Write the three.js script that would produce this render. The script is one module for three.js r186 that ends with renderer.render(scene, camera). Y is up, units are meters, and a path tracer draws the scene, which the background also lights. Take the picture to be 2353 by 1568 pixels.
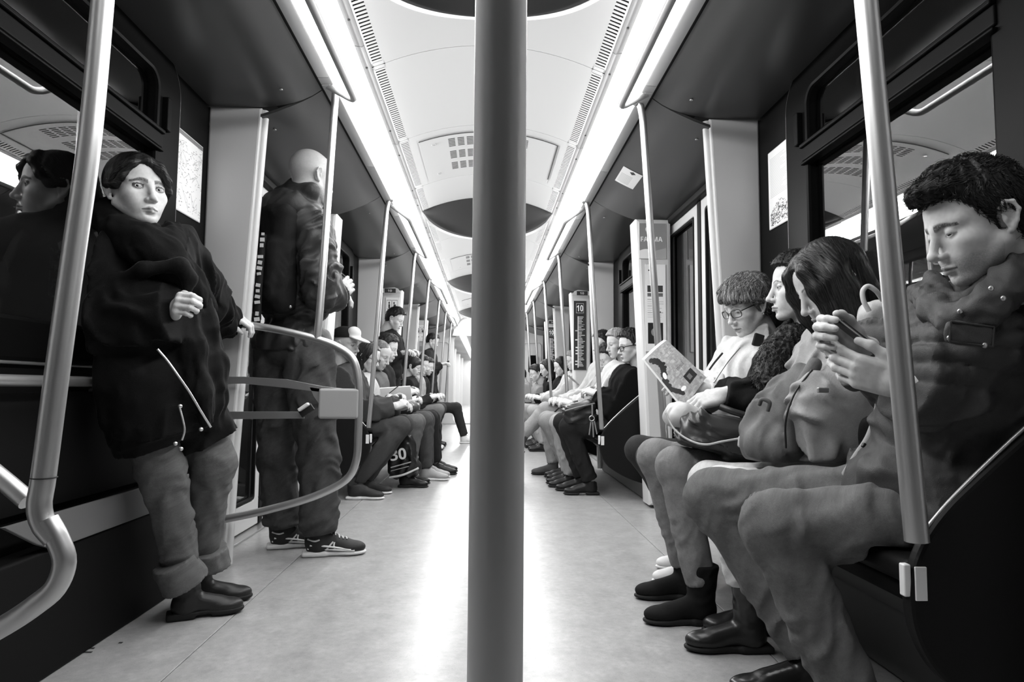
import * as THREE from 'three';
import { RoundedBoxGeometry } from 'three/addons/geometries/RoundedBoxGeometry.js';
import { mergeGeometries, mergeVertices } from 'three/addons/utils/BufferGeometryUtils.js';
import { RectAreaLightUniformsLib } from 'three/addons/lights/RectAreaLightUniformsLib.js';
import { FontLoader } from 'three/addons/loaders/FontLoader.js';
import { TextGeometry } from 'three/addons/geometries/TextGeometry.js';
import { SimplexNoise } from 'three/addons/math/SimplexNoise.js';

// ---------- camera, light, exposure ----------
const IW = 2353, IH = 1568, FOCAL = 1500, EYE = 0.78;
const LIGHT = 25.0, GLOW = 6.0;                 // light strips: radiance of the lamp and glow of its diffuser
const scene = new THREE.Scene();
scene.background = new THREE.Color(0x000000);   // a dark tunnel outside the windows
const camera = new THREE.PerspectiveCamera(2 * Math.atan(IH / 2 / FOCAL) * 180 / Math.PI, IW / IH, 0.05, 200);
const V = (x, y, z) => new THREE.Vector3(x, y, z);
{
  const pitch = 4.15 * Math.PI / 180, yaw = Math.atan(59.5 / FOCAL * Math.cos(pitch)), roll = 0.44 * Math.PI / 180;
  const fw = V(Math.sin(yaw) * Math.cos(pitch), Math.sin(pitch), -Math.cos(yaw) * Math.cos(pitch));
  const r = fw.clone().cross(V(0, 1, 0)).normalize(), u = r.clone().cross(fw);
  const r2 = r.clone().multiplyScalar(Math.cos(roll)).addScaledVector(u, Math.sin(roll));
  const u2 = u.clone().multiplyScalar(Math.cos(roll)).addScaledVector(r, -Math.sin(roll));
  camera.position.set(0, EYE, 0);
  camera.quaternion.setFromRotationMatrix(new THREE.Matrix4().makeBasis(r2, u2, fw.clone().negate()));
  camera.userData.axes = [r2, u2, fw];
  camera.updateMatrixWorld();
}
scene.add(camera);
const renderer = new THREE.WebGLRenderer({ antialias: true });
renderer.toneMapping = THREE.LinearToneMapping;
renderer.toneMappingExposure = 1.0;
renderer.shadowMap.enabled = true;
RectAreaLightUniformsLib.init();

// a pixel of the photograph and a distance down the carriage -> a point
function at(px, py, depth) {
  const [r, u, f] = camera.userData.axes;
  const d = f.clone().multiplyScalar(FOCAL).addScaledVector(r, px - IW / 2).addScaledVector(u, -(py - IH / 2));
  return d.multiplyScalar(depth / -d.z).add(camera.position);
}
// ---------- helpers ----------
let seed = 7;
const rnd = () => { seed = (seed * 1664525 + 1013904223) >>> 0; return seed / 4294967296; };
const clamp = (x, a = 0, b = 1) => Math.min(b, Math.max(a, x));
const lerp = (a, b, t) => a + (b - a) * t;
const sstep = (a, b, x) => { const t = clamp((x - a) / (b - a)); return t * t * (3 - 2 * t); };
const simplex = new SimplexNoise({ random: rnd });
const N3 = (x, y, z) => simplex.noise3d(x, y, z);
const used = new Map();
function numbered(name) { const n = used.get(name) || 0; used.set(name, n + 1); return n ? name + '_' + String(n).padStart(3, '0') : name; }
function tag(o, label, category, group, kind) {
  if (label) o.userData.label = label;
  if (category) o.userData.category = category;
  if (group) o.userData.group = group;
  if (kind) o.userData.kind = kind;
  return o;
}
function thing(name, label, category, pos = [0, 0, 0], group, kind) {
  const o = new THREE.Group(); o.name = numbered(name); o.position.set(...pos); scene.add(o);
  return tag(o, label, category, group, kind);
}
function mesh(name, geo, mat, parent) {
  const g = Array.isArray(geo) ? merge(geo) : geo;
  const m = new THREE.Mesh(g, mat); m.name = numbered(name); m.castShadow = m.receiveShadow = true;
  if (parent) {
    if (parent !== scene) { let p = parent, off = V(0, 0, 0); while (p && p !== scene) { off.add(p.position); p = p.parent; } m.position.sub(off); }   // geometry is written in room coordinates
    parent.add(m);
  }
  return m;
}
function merge(list) {
  const l = list.map((g) => { const h = g.index ? g.toNonIndexed() : g.clone(); for (const k of Object.keys(h.attributes)) if (!['position', 'normal', 'uv'].includes(k)) h.deleteAttribute(k); if (!h.attributes.uv) h.setAttribute('uv', new THREE.BufferAttribute(new Float32Array(h.attributes.position.count * 2), 2)); return h; });
  return mergeGeometries(l);
}
const G = (a) => new THREE.Color().setRGB(a, a, a);
const ORD = ['nearest', 'second', 'third', 'fourth', 'fifth', 'sixth', 'seventh', 'eighth', 'ninth', 'tenth', 'eleventh', 'twelfth', 'thirteenth', 'fourteenth', 'fifteenth', 'sixteenth', 'seventeenth', 'eighteenth'];
function mat(albedo, rough = 0.6, o = {}) { return new THREE.MeshPhysicalMaterial({ color: G(albedo), roughness: rough, metalness: 0, side: THREE.DoubleSide, ...o }); }
// box between two corners in room coordinates
function bx(x0, x1, y0, y1, z0, z1, r = 0.004) {
  const w = Math.abs(x1 - x0), h = Math.abs(y1 - y0), d = Math.abs(z1 - z0), rr = Math.min(r, w * 0.49, h * 0.49, d * 0.49);
  const g = r > 0 ? new RoundedBoxGeometry(w, h, d, 2, rr) : new THREE.BoxGeometry(w, h, d);
  return g.translate((x0 + x1) / 2, (y0 + y1) / 2, (z0 + z1) / 2);
}
function tube(pts, r, seg = 40, rad = 12, bend = 0) {
  const v = pts.map((p) => p.isVector3 ? p : V(...p));
  let curve;
  if (bend > 0) {                      // straight runs joined by round bends
    curve = new THREE.CurvePath();
    let a = v[0];
    for (let i = 1; i < v.length - 1; i++) {
      const p = v[i], d0 = v[i - 1].clone().sub(p), d1 = v[i + 1].clone().sub(p), b = Math.min(bend, d0.length() * 0.48, d1.length() * 0.48);
      const s = p.clone().addScaledVector(d0.normalize(), b), e = p.clone().addScaledVector(d1.normalize(), b);
      curve.add(new THREE.LineCurve3(a, s)); curve.add(new THREE.QuadraticBezierCurve3(s, p, e)); a = e;
    }
    curve.add(new THREE.LineCurve3(a, v[v.length - 1]));
  } else curve = v.length === 2 ? new THREE.LineCurve3(v[0], v[1]) : new THREE.CatmullRomCurve3(v, false, 'centripetal');
  const g = new THREE.TubeGeometry(curve, v.length === 2 && !bend ? 1 : seg, r, rad, false);
  const caps = [[v[0], v[1]], [v[v.length - 1], v[v.length - 2]]].map(([p, q]) => {
    const c = new THREE.CircleGeometry(r, rad); c.applyQuaternion(new THREE.Quaternion().setFromUnitVectors(V(0, 0, 1), p.clone().sub(q).normalize())); return c.translate(p.x, p.y, p.z);
  });
  return merge([g, ...caps]);
}
// outline in (a, y) drawn on a plane across the carriage (x) or along it (z), given thickness
function slabX(pts, z0, z1, holes = [], bevel = 0.004) { return slab(pts, holes, Math.abs(z1 - z0), bevel).translate(0, 0, Math.min(z0, z1)); }
function slab(pts, holes, depth, bevel) {
  const s = pts instanceof THREE.Shape ? pts : new THREE.Shape(pts.map((p) => new THREE.Vector2(...p)));
  for (const h of holes) s.holes.push(h instanceof THREE.Path ? h : new THREE.Path(h.map((p) => new THREE.Vector2(...p))));
  const b = Math.min(bevel, depth * 0.4);
  const g = new THREE.ExtrudeGeometry(s, { depth: depth - 2 * b, bevelEnabled: b > 0, bevelThickness: b, bevelSize: b, bevelOffset: -b, bevelSegments: 2, curveSegments: 16 });
  return g.translate(0, 0, b);
}
function roundRect(Cls, x0, y0, x1, y1, r) {
  const s = new Cls();
  s.moveTo(x0 + r, y0); s.lineTo(x1 - r, y0); s.absarc(x1 - r, y0 + r, r, -Math.PI / 2, 0); s.lineTo(x1, y1 - r); s.absarc(x1 - r, y1 - r, r, 0, Math.PI / 2);
  s.lineTo(x0 + r, y1); s.absarc(x0 + r, y1 - r, r, Math.PI / 2, Math.PI); s.lineTo(x0, y0 + r); s.absarc(x0 + r, y0 + r, r, Math.PI, 1.5 * Math.PI); s.closePath();
  return s;
}
// drawn in (depth, height); turned so that depth runs down the carriage and thickness runs out from x
function toSide(g, x, side) {            // (depth, y, t) -> (x + side * t, y, -depth)
  const p = g.attributes.position;
  for (let i = 0; i < p.count; i++) p.setXYZ(i, side * (x + p.getZ(i)), p.getY(i), -p.getX(i));
  if (side > 0) flip(g);
  g.computeVertexNormals(); return g;
}
function flip(g) {
  if (g.index) { const a = g.index.array; for (let i = 0; i < a.length; i += 3) { const t = a[i]; a[i] = a[i + 1]; a[i + 1] = t; } }
  else for (const n of ['position', 'uv', 'normal']) { const a = g.attributes[n]; if (!a) continue; const k = a.itemSize; for (let i = 0; i < a.count; i += 3) for (let c = 0; c < k; c++) { const t = a.array[i * k + c]; a.array[i * k + c] = a.array[(i + 1) * k + c]; a.array[(i + 1) * k + c] = t; } }
  return g;
}
// a sheet swept down the carriage: profile [[x, y], ...] from depth d0 to d1, with thickness
function sheet(profile, d0, d1, th = 0.012) {
  const pos = [], idx = [], n = profile.length;
  const off = profile.map((p, i) => { const a = profile[Math.max(0, i - 1)], b = profile[Math.min(n - 1, i + 1)]; const dx = b[0] - a[0], dy = b[1] - a[1], l = Math.hypot(dx, dy); let nx = -dy / l, ny = dx / l; if (ny < 0) { nx = -nx; ny = -ny; } return [p[0] + nx * th, p[1] + ny * th]; });
  const ring = [...profile, ...off.reverse()], m = ring.length;
  const faces = [];
  for (const d of [d0, d1]) for (const [x, y] of ring) pos.push(x, y, -d);
  for (let i = 0; i < m; i++) { const j = (i + 1) % m; idx.push(i, j, m + j, i, m + j, m + i); }
  for (let i = 0; i < n - 1; i++) { const a = i, b = i + 1, c = m - 2 - i, e = m - 1 - i; idx.push(a, b, c, a, c, e, m + a, m + c, m + b, m + a, m + e, m + c); }
  const g = new THREE.BufferGeometry(); g.setAttribute('position', new THREE.Float32BufferAttribute(pos, 3)); g.setIndex(idx);
  const h = g.toNonIndexed(); h.computeVertexNormals();
  // smooth the curved face only a little: normals of neighbours on the swept side
  return smooth(h, 0.6);
}
function smooth(g, cosLimit = 0.5) {     // creased normals
  const p = g.attributes.position, n = g.attributes.normal, key = new Map(), k = (i) => Math.round(p.getX(i) * 1e4) + '_' + Math.round(p.getY(i) * 1e4) + '_' + Math.round(p.getZ(i) * 1e4);
  for (let i = 0; i < p.count; i++) { const s = k(i); if (!key.has(s)) key.set(s, []); key.get(s).push(i); }
  const out = new Float32Array(p.count * 3);
  for (const l of key.values()) for (const i of l) {
    let x = 0, y = 0, z = 0;
    for (const j of l) { const d = n.getX(i) * n.getX(j) + n.getY(i) * n.getY(j) + n.getZ(i) * n.getZ(j); if (d > cosLimit) { x += n.getX(j); y += n.getY(j); z += n.getZ(j); } }
    const L = Math.hypot(x, y, z) || 1; out.set([x / L, y / L, z / L], i * 3);
  }
  g.setAttribute('normal', new THREE.BufferAttribute(out, 3)); return g;
}
function canvasTex(w, h, draw) {
  const c = document.createElement('canvas'); c.width = w; c.height = h; draw(c.getContext('2d'), w, h);
  const t = new THREE.CanvasTexture(c); t.colorSpace = THREE.SRGBColorSpace; t.magFilter = THREE.LinearFilter; t.anisotropy = 8; return t;
}
function noiseTex(n, f, linear = true) {
  const d = new Uint8Array(n * n * 4);
  for (let j = 0; j < n; j++) for (let i = 0; i < n; i++) { const v = clamp(f(i / n, j / n)) * 255; d.set([v, v, v, 255], (j * n + i) * 4); }
  const t = new THREE.DataTexture(d, n, n); t.wrapS = t.wrapT = THREE.RepeatWrapping; t.magFilter = t.minFilter = THREE.LinearFilter; t.colorSpace = linear ? THREE.NoColorSpace : THREE.SRGBColorSpace; t.needsUpdate = true; return t;
}
const torus = (u, v, f, s = 0) => simplex.noise4d(Math.cos(u * 6.2832) * f + s, Math.sin(u * 6.2832) * f, Math.cos(v * 6.2832) * f, Math.sin(v * 6.2832) * f + s);
// ---------- materials of the carriage ----------
const grainTex = noiseTex(512, (u, v) => 0.5 + 0.28 * torus(u, v, 14) + 0.22 * torus(u, v, 47, 3));
const floorTex = noiseTex(1024, (u, v) => 0.86 + 0.05 * torus(u, v, 3) + 0.05 * torus(u, v, 11, 5) + 0.045 * torus(u, v, 60, 9) + (torus(u, v, 34, 2) > 0.83 ? -0.16 : 0), false);
floorTex.repeat.set(0.5, 0.5);
const brushTex = noiseTex(256, (u, v) => 0.5 + 0.5 * torus(u, v * 0.0 + 0.3, 30) * 0.7 + 0.15 * torus(u, v, 9));
const M = {
  floor: new THREE.MeshPhysicalMaterial({ color: G(0.5), map: floorTex, roughness: 0.28, specularIntensity: 0.8 }),
  seam: mat(0.02, 0.9),
  vault: mat(0.4, 0.55, { specularIntensity: 0.5 }), trim: mat(0.36, 0.4), innerTrim: mat(0.22, 0.6, { specularIntensity: 0.3 }), cove: new THREE.MeshPhysicalMaterial({ color: G(0.085), metalness: 0.45, roughness: 0.33, specularIntensity: 0.5, side: THREE.DoubleSide }),
  dark: mat(0.006, 0.6, { specularIntensity: 0.2 }), wall: mat(0.006, 0.5, { specularIntensity: 0.14 }), frame: mat(0.004, 0.4, { specularIntensity: 0.1 }), gasket: mat(0.008, 0.6, { specularIntensity: 0.25 }),
  glass: new THREE.MeshPhysicalMaterial({ color: 0xffffff, transmission: 1, thickness: 0, roughness: 0, ior: 1.85, side: THREE.DoubleSide }),
  pillar: mat(0.5, 0.5), white: mat(0.6, 0.45), post: mat(0.65, 0.35), doorWhite: mat(0.55, 0.4),
  steel: new THREE.MeshPhysicalMaterial({ color: G(0.5), metalness: 0.85, roughness: 0.36 }),
  poleNear: new THREE.MeshPhysicalMaterial({ color: G(0.8), metalness: 0.4, roughness: 0.42 }),
  seat: mat(0.008, 0.5, { specularIntensity: 0.3 }), wing: mat(0.008, 0.5, { specularIntensity: 0.3 }), under: mat(0.14, 0.5, { specularIntensity: 0.4 }), tunnel: mat(0.02, 0.95),
  lens: mat(0.012, 0.22), slot: mat(0.02, 0.9), grille: mat(0.55, 0.5), label: mat(0.75, 0.4), black: mat(0.01, 0.5),
  lamp: new THREE.MeshPhysicalMaterial({ color: G(0.9), emissive: 0xffffff, emissiveIntensity: GLOW, roughness: 0.5 }),
};
const PERIOD = 3.4, BENCH0 = 1.2, FIRST = -1, LAST = 3, D0 = -2.3, D1 = 14.2;   // bays down the carriage
const bayStart = (i) => BENCH0 + PERIOD * i;

// ---------- floor ----------
{
  const f = thing('floor', null, null, [0, 0, 0], null, 'structure');
  const panel = (x0, x1, d0, d1) => {
    const g = bx(x0, x1, -0.05, 0, -d0, -d1, 0.002), p = g.attributes.position, uv = g.attributes.uv;
    for (let i = 0; i < p.count; i++) uv.setXY(i, p.getX(i), p.getZ(i));
    return mesh('floor_panel', g, M.floor, f);
  };
  for (const [a, b] of [[D0, 4.28], [4.284, 8.0], [8.004, D1]]) { panel(-0.848, 0.848, a, b); panel(-1.4, -0.8515, a, b); panel(0.8515, 1.4, a, b); }
  mesh('floor_bed', bx(-1.4, 1.4, -0.12, -0.052, -D0, -D1, 0), M.seam, f);
  const mk = (px, py, w) => { const p = at(px, py, 2); const d = p.clone().sub(camera.position); const q = camera.position.clone().addScaledVector(d, -EYE / d.y); return mesh('scuff_mark', new THREE.BoxGeometry(w, 0.0012, 0.008).translate(q.x, 0.0007, q.z), M.seam, f); };
  mk(195, 1500, 0.04); mk(212, 1491, 0.012); mk(277, 1478, 0.01);
}
// ---------- walls with window and door openings ----------
const WX = 1.24;
let windowNo = 0, doorNo = 0;
const winSpan = (S) => [S + 0.14, S + 1.35], doorSpan = (S) => [S + 1.86, S + 3.3];
for (const side of [-1, 1]) {
  const holes = [];
  for (let i = FIRST; i <= LAST; i++) {
    const S = bayStart(i), [a, b] = winSpan(S), [c, d] = doorSpan(S);
    holes.push(roundRect(THREE.Path, a, 0.86, b, 2.035, 0.13));
    if (i < LAST) holes.push([[c, 0.012], [d, 0.012], [d, 1.93], [c, 1.93]]);
  }
  const g = slab([[D0, 0], [D1, 0], [D1, 2.43], [D0, 2.43]], holes, 0.1, 0.003);
  const w = mesh('wall_' + (side < 0 ? 'left' : 'right'), toSide(g, WX, side), M.wall, scene);
  w.userData.kind = 'structure';
  for (let i = FIRST; i <= LAST; i++) {
    const S = bayStart(i), [a, b] = winSpan(S), [c, d] = doorSpan(S);
    // window: rounded outer frame proud of the wall, hopper bar, two panes
    const n = thing('window_' + (++windowNo), null, null, [side * WX, 0.95, -(a + b) / 2], null, 'structure');
    const A = a - 0.015, B = b - 0.0;
    mesh('window_frame', toSide(slab(roundRect(THREE.Shape, A - 0.02, 0.84, B + 0.02, 2.05, 0.15), [roundRect(THREE.Path, a + 0.15, 0.96, b - 0.16, 1.93, 0.05)], 0.05, 0.012), WX - 0.022, side), M.frame, n);
    mesh('frame_bead', toSide(slab(roundRect(THREE.Shape, A - 0.027, 0.833, B + 0.027, 2.057, 0.157), [roundRect(THREE.Path, A - 0.016, 0.844, B + 0.016, 2.046, 0.146)], 0.016, 0.004), WX - 0.016, side), M.steel, n);
    mesh('hopper_bar', [bx(side * (WX - 0.03), side * (WX + 0.02), 1.66, 1.715, -(a + 0.12), -(b - 0.13), 0.006), bx(side * (WX - 0.04), side * (WX), 1.712, 1.728, -(a + 0.12), -(b - 0.13), 0.005), bx(side * (WX - 0.036), side * (WX), 1.646, 1.656, -(a + 0.12), -(b - 0.13), 0.004)], M.frame, n);
    mesh('window_latch', bx(side * (WX - 0.045), side * (WX - 0.015), 1.73, 1.86, -(b - 0.13), -(b - 0.1), 0.006), M.frame, n);
    mesh('pane', bx(side * (WX + 0.012), side * (WX + 0.0125), 1.7, 1.96, -(a + 0.12), -(b - 0.12), 0), M.glass, n);
    mesh('pane', bx(side * (WX + 0.012), side * (WX + 0.0125), 0.93, 1.67, -(a + 0.12), -(b - 0.12), 0), M.glass, n);
    if (i === LAST) continue;
    // double sliding door
    const dr = thing('door_' + (++doorNo), null, null, [side * WX, 0, -(c + d) / 2], null, 'structure'), mid = (c + d) / 2;
    for (const [p, q] of [[c + 0.03, mid - 0.03], [mid + 0.03, d - 0.03]]) {
      const leaf = mesh('door_leaf', toSide(slab([[p, 0.02], [q, 0.02], [q, 1.91], [p, 1.91]], [roundRect(THREE.Path, p + 0.07, 0.16, q - 0.07, 1.84, 0.02)], 0.035, 0.006), WX + 0.02, side), M.doorWhite, dr);
      const inner = mesh('leaf_seal', toSide(slab(roundRect(THREE.Shape, p + 0.075, 0.165, q - 0.075, 1.835, 0.02), [roundRect(THREE.Path, p + 0.09, 0.18, q - 0.09, 1.82, 0.02)], 0.02, 0.003), WX + 0.016, side), M.gasket, dr);
      mesh('door_pane', bx(side * (WX + 0.04), side * (WX + 0.0405), 0.17, 1.83, -(p + 0.08), -(q - 0.08), 0), M.glass, dr);
    }
    mesh('door_rubber', bx(side * (WX + 0.015), side * (WX + 0.06), 0.02, 1.91, -(mid - 0.03), -(mid + 0.03), 0.008), M.gasket, dr);
    mesh('door_threshold', bx(side * (WX - 0.03), side * (WX + 0.09), 0, 0.012, -c, -d, 0.003), M.steel, dr);
    mesh('door_header', bx(side * (WX - 0.02), side * (WX + 0.1), 1.9, 1.99, -c, -d, 0.01), M.gasket, dr);
    // posts beside the door
    const p1 = thing('door_pillar', null, null, [side * 1.1, 0, -(S + 1.7)], null, 'structure'), leanA = [[WX, 0.02], [WX, 2.02], [1.012, 2.02], [1.05, 1.24], [1.09, 0.4], [1.1, 0.02]];
    mesh('pillar_panel', slab(leanA.map(([x, y]) => [side * x, y]), [], 0.07, 0.008).translate(0, 0, -(S + 1.74)), M.pillar, p1);
    mesh('pillar_edge', tube([[side * 1.008, 2.02, -(S + 1.71)], [side * 1.046, 1.24, -(S + 1.71)], [side * 1.086, 0.4, -(S + 1.71)], [side * 1.096, 0.02, -(S + 1.71)]], 0.017, 24, 10), M.post, p1);
    const p2 = thing('door_pillar', null, null, [side * 1.1, 0, -(S + 3.18)], null, 'structure'), leanB = [[WX, 0.02], [WX, 1.93], [1.0, 1.93], [1.03, 1.3], [1.06, 0.6], [1.08, 0.02]];
    mesh('pillar_panel', slab(leanB.map(([x, y]) => [side * x, y]), [], 0.2, 0.02).translate(0, 0, -(S + 3.3)), M.white, p2);
  }
}
// ---------- ceiling ----------
const VSTEP = 0.918, VR = 1.236, VC = 2.373 - VR, vaultY = (x) => VC + Math.sqrt(VR * VR - x * x);
{
  const c = thing('ceiling', null, null, [0, 2.2, -6], null, 'structure');
  const arc = []; for (let i = 0; i <= 24; i++) { const x = lerp(-0.4806, 0.4806, i / 24); arc.push([x, vaultY(x)]); }
  for (let d = 2.02 - VSTEP * 5; d < D1; d += VSTEP) mesh('vault_panel', sheet(arc, Math.max(D0, d) + 0.0025, Math.min(D1, d + VSTEP) - 0.0025), M.vault, c);
  const benchCove = [[0.748, 2.107], [0.79, 2.078], [0.83, 2.058], [0.87, 2.043], [0.91, 2.033], [0.96, 2.025], [1.0, 2.021], [1.1, 2.02], [1.25, 2.02]];
  const doorCove = [[0.748, 2.107], [0.79, 2.078], [0.83, 2.056], [0.88, 2.032], [0.94, 2.006], [1.0, 1.984], [1.08, 1.96], [1.16, 1.943], [1.25, 1.935]];
  for (const s of [-1, 1]) for (let i = FIRST; i <= LAST; i++) {
    const S = bayStart(i), flipx = (pr) => pr.map(([x, y]) => [s * x, y]);
    mesh('cove_panel', sheet(flipx(benchCove), Math.max(D0, S - 0.1), S + 1.665), M.cove, c);
    mesh('cove_panel', sheet(flipx(doorCove), S + 1.673, Math.min(D1, S + 3.292)), M.cove, c);
    for (const [x, y, dd] of [[0.88, 2.036, 1.52], [1.0, 1.98, 1.82], [0.86, 2.04, 0.1]]) mesh('cove_screw', new THREE.SphereGeometry(0.008, 10, 6).scale(1, 0.4, 1).translate(s * x, y, -(S + dd)), M.steel, c);
  }
  mesh('roof', bx(-1.4, 1.4, 2.42, 2.5, -D0, -D1, 0), M.dark, c);
  mesh('cove_shadow_gap', [sheet([[0.73, 2.118], [0.76, 2.118]], D0, D1), sheet([[-0.76, 2.118], [-0.73, 2.118]], D0, D1)], M.seam, c);
}
// ---------- light strips: one fitting after another along both edges of the vault ----------
const LSEG = 3.4 / 3;
for (const s of [-1, 1]) {
  let n = 0;
  for (let d = 1.61 - LSEG; d < D1 - 0.3; d += LSEG) {  // first fitting of each row is out of view overhead, lights the nearest bay
    const a = Math.max(d, D0) + 0.003, b = Math.min(d + LSEG, D1 - 0.05) - 0.003, mid = (a + b) / 2;
    n++;
    const t = thing('ceiling_light', null, 'ceiling light', [s * 0.61, 2.11, -mid], s < 0 ? 'strip lights along the side with the standing woman' : 'strip lights along the side with the magazine reader');
    tag(t, (ORD[n - 1] + ' white glowing strip light counted from the camera') + (s < 0 ? ', standing woman side' : ', magazine reader side'));
    const prof = [], ix = 0.582, iy = 2.25, ox = 0.684, oy = 2.11;
    for (let k = 0; k <= 8; k++) { const q = k / 8, b = 0.014 * Math.sin(Math.PI * q); prof.push([s * (lerp(ix, ox, q) - 0.8 * b), lerp(iy, oy, q) - 0.6 * b]); }
    mesh('diffuser', sheet(prof, a, b, 0.006), M.lamp, t);
    mesh('trim_strip', sheet([[s * 0.5405, 2.253], [s * 0.552, 2.245], [s * 0.582, 2.25]], a, b, 0.008), M.innerTrim, t);
    mesh('trim_strip', sheet([[s * 0.684, 2.112], [s * 0.69, 2.106], [s * 0.735, 2.104], [s * 0.737, 2.112]], a, b, 0.006), M.trim, t);
    for (const dd of [0.18, 0.92]) if (dd < b - a) mesh('screw', new THREE.CylinderGeometry(0.005, 0.005, 0.006, 10).translate(s * 0.562, 2.245, -(a + dd)), M.slot, t);
    const L = new THREE.RectAreaLight(0xffffff, LIGHT, 0.165, b - a - 0.01); L.name = 'strip_lamp';
    const nx = -s * 0.808, ny = -0.589;                                  // the fitting faces down and inwards, across the vault
    L.position.set(s * 0.633 + nx * 0.02, 2.18 + ny * 0.02, -mid);
    L.quaternion.setFromRotationMatrix(new THREE.Matrix4().makeBasis(V(-ny, nx, 0), V(0, 0, -1), V(-nx, -ny, 0)));
    L.castShadow = true; scene.add(L);
  }
  // air slots between vault and light: one grille per vault panel
  let gn = 0;
  for (let d = 2.02 - VSTEP; d < D1 - 0.3; d += VSTEP) {
    gn++;
    const t = thing('air_grille', (ORD[gn - 1] + ' slotted air grille counted from the camera') + (s < 0 ? ', standing woman side' : ', magazine reader side'), 'grille', [s * 0.51, 2.26, -(d + 0.45)], s < 0 ? 'air grilles on the standing woman side' : 'air grilles on the reading passengers side');
    const gin = 0.4806, gout = 0.5395, yo = 2.253, line = (x) => lerp(vaultY(gin), yo, (x - gin) / (gout - gin)), pr = (p, q, dy = 0) => [[s * p, line(p) + dy], [s * q, line(q) + dy]];
    mesh('grille_tray', sheet(pr(gin, gout, 0.006), d + 0.03, d + VSTEP - 0.03, 0.004), M.slot, t);
    mesh('grille_border', [sheet(pr(gin, gin + 0.007), d + 0.004, d + VSTEP - 0.004), sheet(pr(gout - 0.008, gout), d + 0.004, d + VSTEP - 0.004), sheet(pr(gin, gout), d + 0.004, d + 0.03), sheet(pr(gin, gout), d + VSTEP - 0.03, d + VSTEP - 0.004)], M.vault, t);
    const n = 34, slats = [];
    for (let k = 0; k < n; k++) {
      const w = (VSTEP - 0.06) / n, e = d + 0.03 + (k + 0.5) * w, g = sheet(pr(gin + 0.004, gout - 0.004, -0.0005), e - 0.0058, e + 0.0058, 0.0025);
      if (d > 1.0 && d < 3.2) mesh('slat', g, M.vault, t); else slats.push(g);
    }
    if (slats.length) tag(mesh('slat_set', slats, M.vault, t), null, null, null, 'stuff');
  }
}
// ---------- dark lens-shaped housings under the vault ----------
for (let i = -1; i <= 3; i++) {
  const d0 = 1.78 + 3.585 * i; if (d0 > D1 - 1) continue;
  const t = thing('ceiling_housing', ['black lens-shaped ceiling housing overhead behind the centre pole', 'black lens-shaped ceiling housing cut by the top edge of the photograph', 'black lens-shaped ceiling housing beyond the slotted vent panel', 'small far black ceiling housing, third one down the carriage', 'tiny farthest black ceiling housing at the carriage end'][i + 1], 'ceiling housing', [0, 2.1, -d0]);
  const nu = 36, nv = 14, pos = [], idx = [];
  const edge = (u) => { const k = Math.pow(Math.max(0, 1 - Math.pow(Math.abs(u), 4)), 0.5); return [u * 0.542, (u * u) * 2.25 + (1 - u * u) * 2.146, d0 + 0.054 + 0.486 * k]; };
  for (let a = 0; a <= nu; a++) for (let b = 0; b <= nv; b++) {
    const u = lerp(-1, 1, a / nu), v = b / nv, [x, y1, e] = edge(u), y0 = vaultY(x) - 0.002;
    pos.push(x, lerp(y0, y1, v) - 0.012 * Math.sin(Math.PI * v) * (1 - u * u), -lerp(d0, e, v));
  }
  for (let a = 0; a < nu; a++) for (let b = 0; b < nv; b++) { const p = a * (nv + 1) + b, q = p + nv + 1; idx.push(p, q, p + 1, q, q + 1, p + 1); }
  const g = new THREE.BufferGeometry(); g.setAttribute('position', new THREE.Float32BufferAttribute(pos, 3)); g.setIndex(idx); g.computeVertexNormals();
  mesh('housing_shell', g, M.lens, t);
  const rim = (th, out, name, m, drop0, drop1, dz) => {
    const P = [], I = [];
    for (let a = 0; a <= nu; a++) { const u = lerp(-1, 1, a / nu), [x, y, e] = edge(u); P.push(x, y - drop0 * (0.35 + 0.65 * Math.abs(u)), -(e + dz), x, y - drop1 * (0.35 + 0.65 * Math.abs(u)), -(e + dz), x, y + th, -(e + dz + out)); }
    for (let a = 0; a < nu; a++) { const p = a * 3, q = p + 3; I.push(p, q, p + 1, q, q + 1, p + 1, p + 1, q + 1, p + 2, q + 1, q + 2, p + 2); }
    const h = new THREE.BufferGeometry(); h.setAttribute('position', new THREE.Float32BufferAttribute(P, 3)); h.setIndex(I); const k = h.toNonIndexed(); k.computeVertexNormals(); mesh(name, smooth(k, 0.8), m, t);
  };
  rim(0.03, 0.06, 'housing_rim', M.white, 0, 0.026, 0.001);
  // back of the housing rises to the vault again
  const pb = [], ib = [];
  for (let a = 0; a <= nu; a++) { const u = lerp(-1, 1, a / nu), [x, y, e] = edge(u); pb.push(x, y, -(e + 0.004), x, vaultY(x), -(e + 0.16)); }
  for (let a = 0; a < nu; a++) { const p = a * 2, q = p + 2; ib.push(p, q, p + 1, q, q + 1, p + 1); }
  const gb = new THREE.BufferGeometry(); gb.setAttribute('position', new THREE.Float32BufferAttribute(pb, 3)); gb.setIndex(ib); gb.computeVertexNormals();
  mesh('housing_back', gb, M.white, t);
  if (i === 1 || i === 0) mesh('button', new THREE.SphereGeometry(0.006, 10, 8).translate(0.08, 2.1, -(d0 + 0.22)), M.black, t);
}
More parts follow.
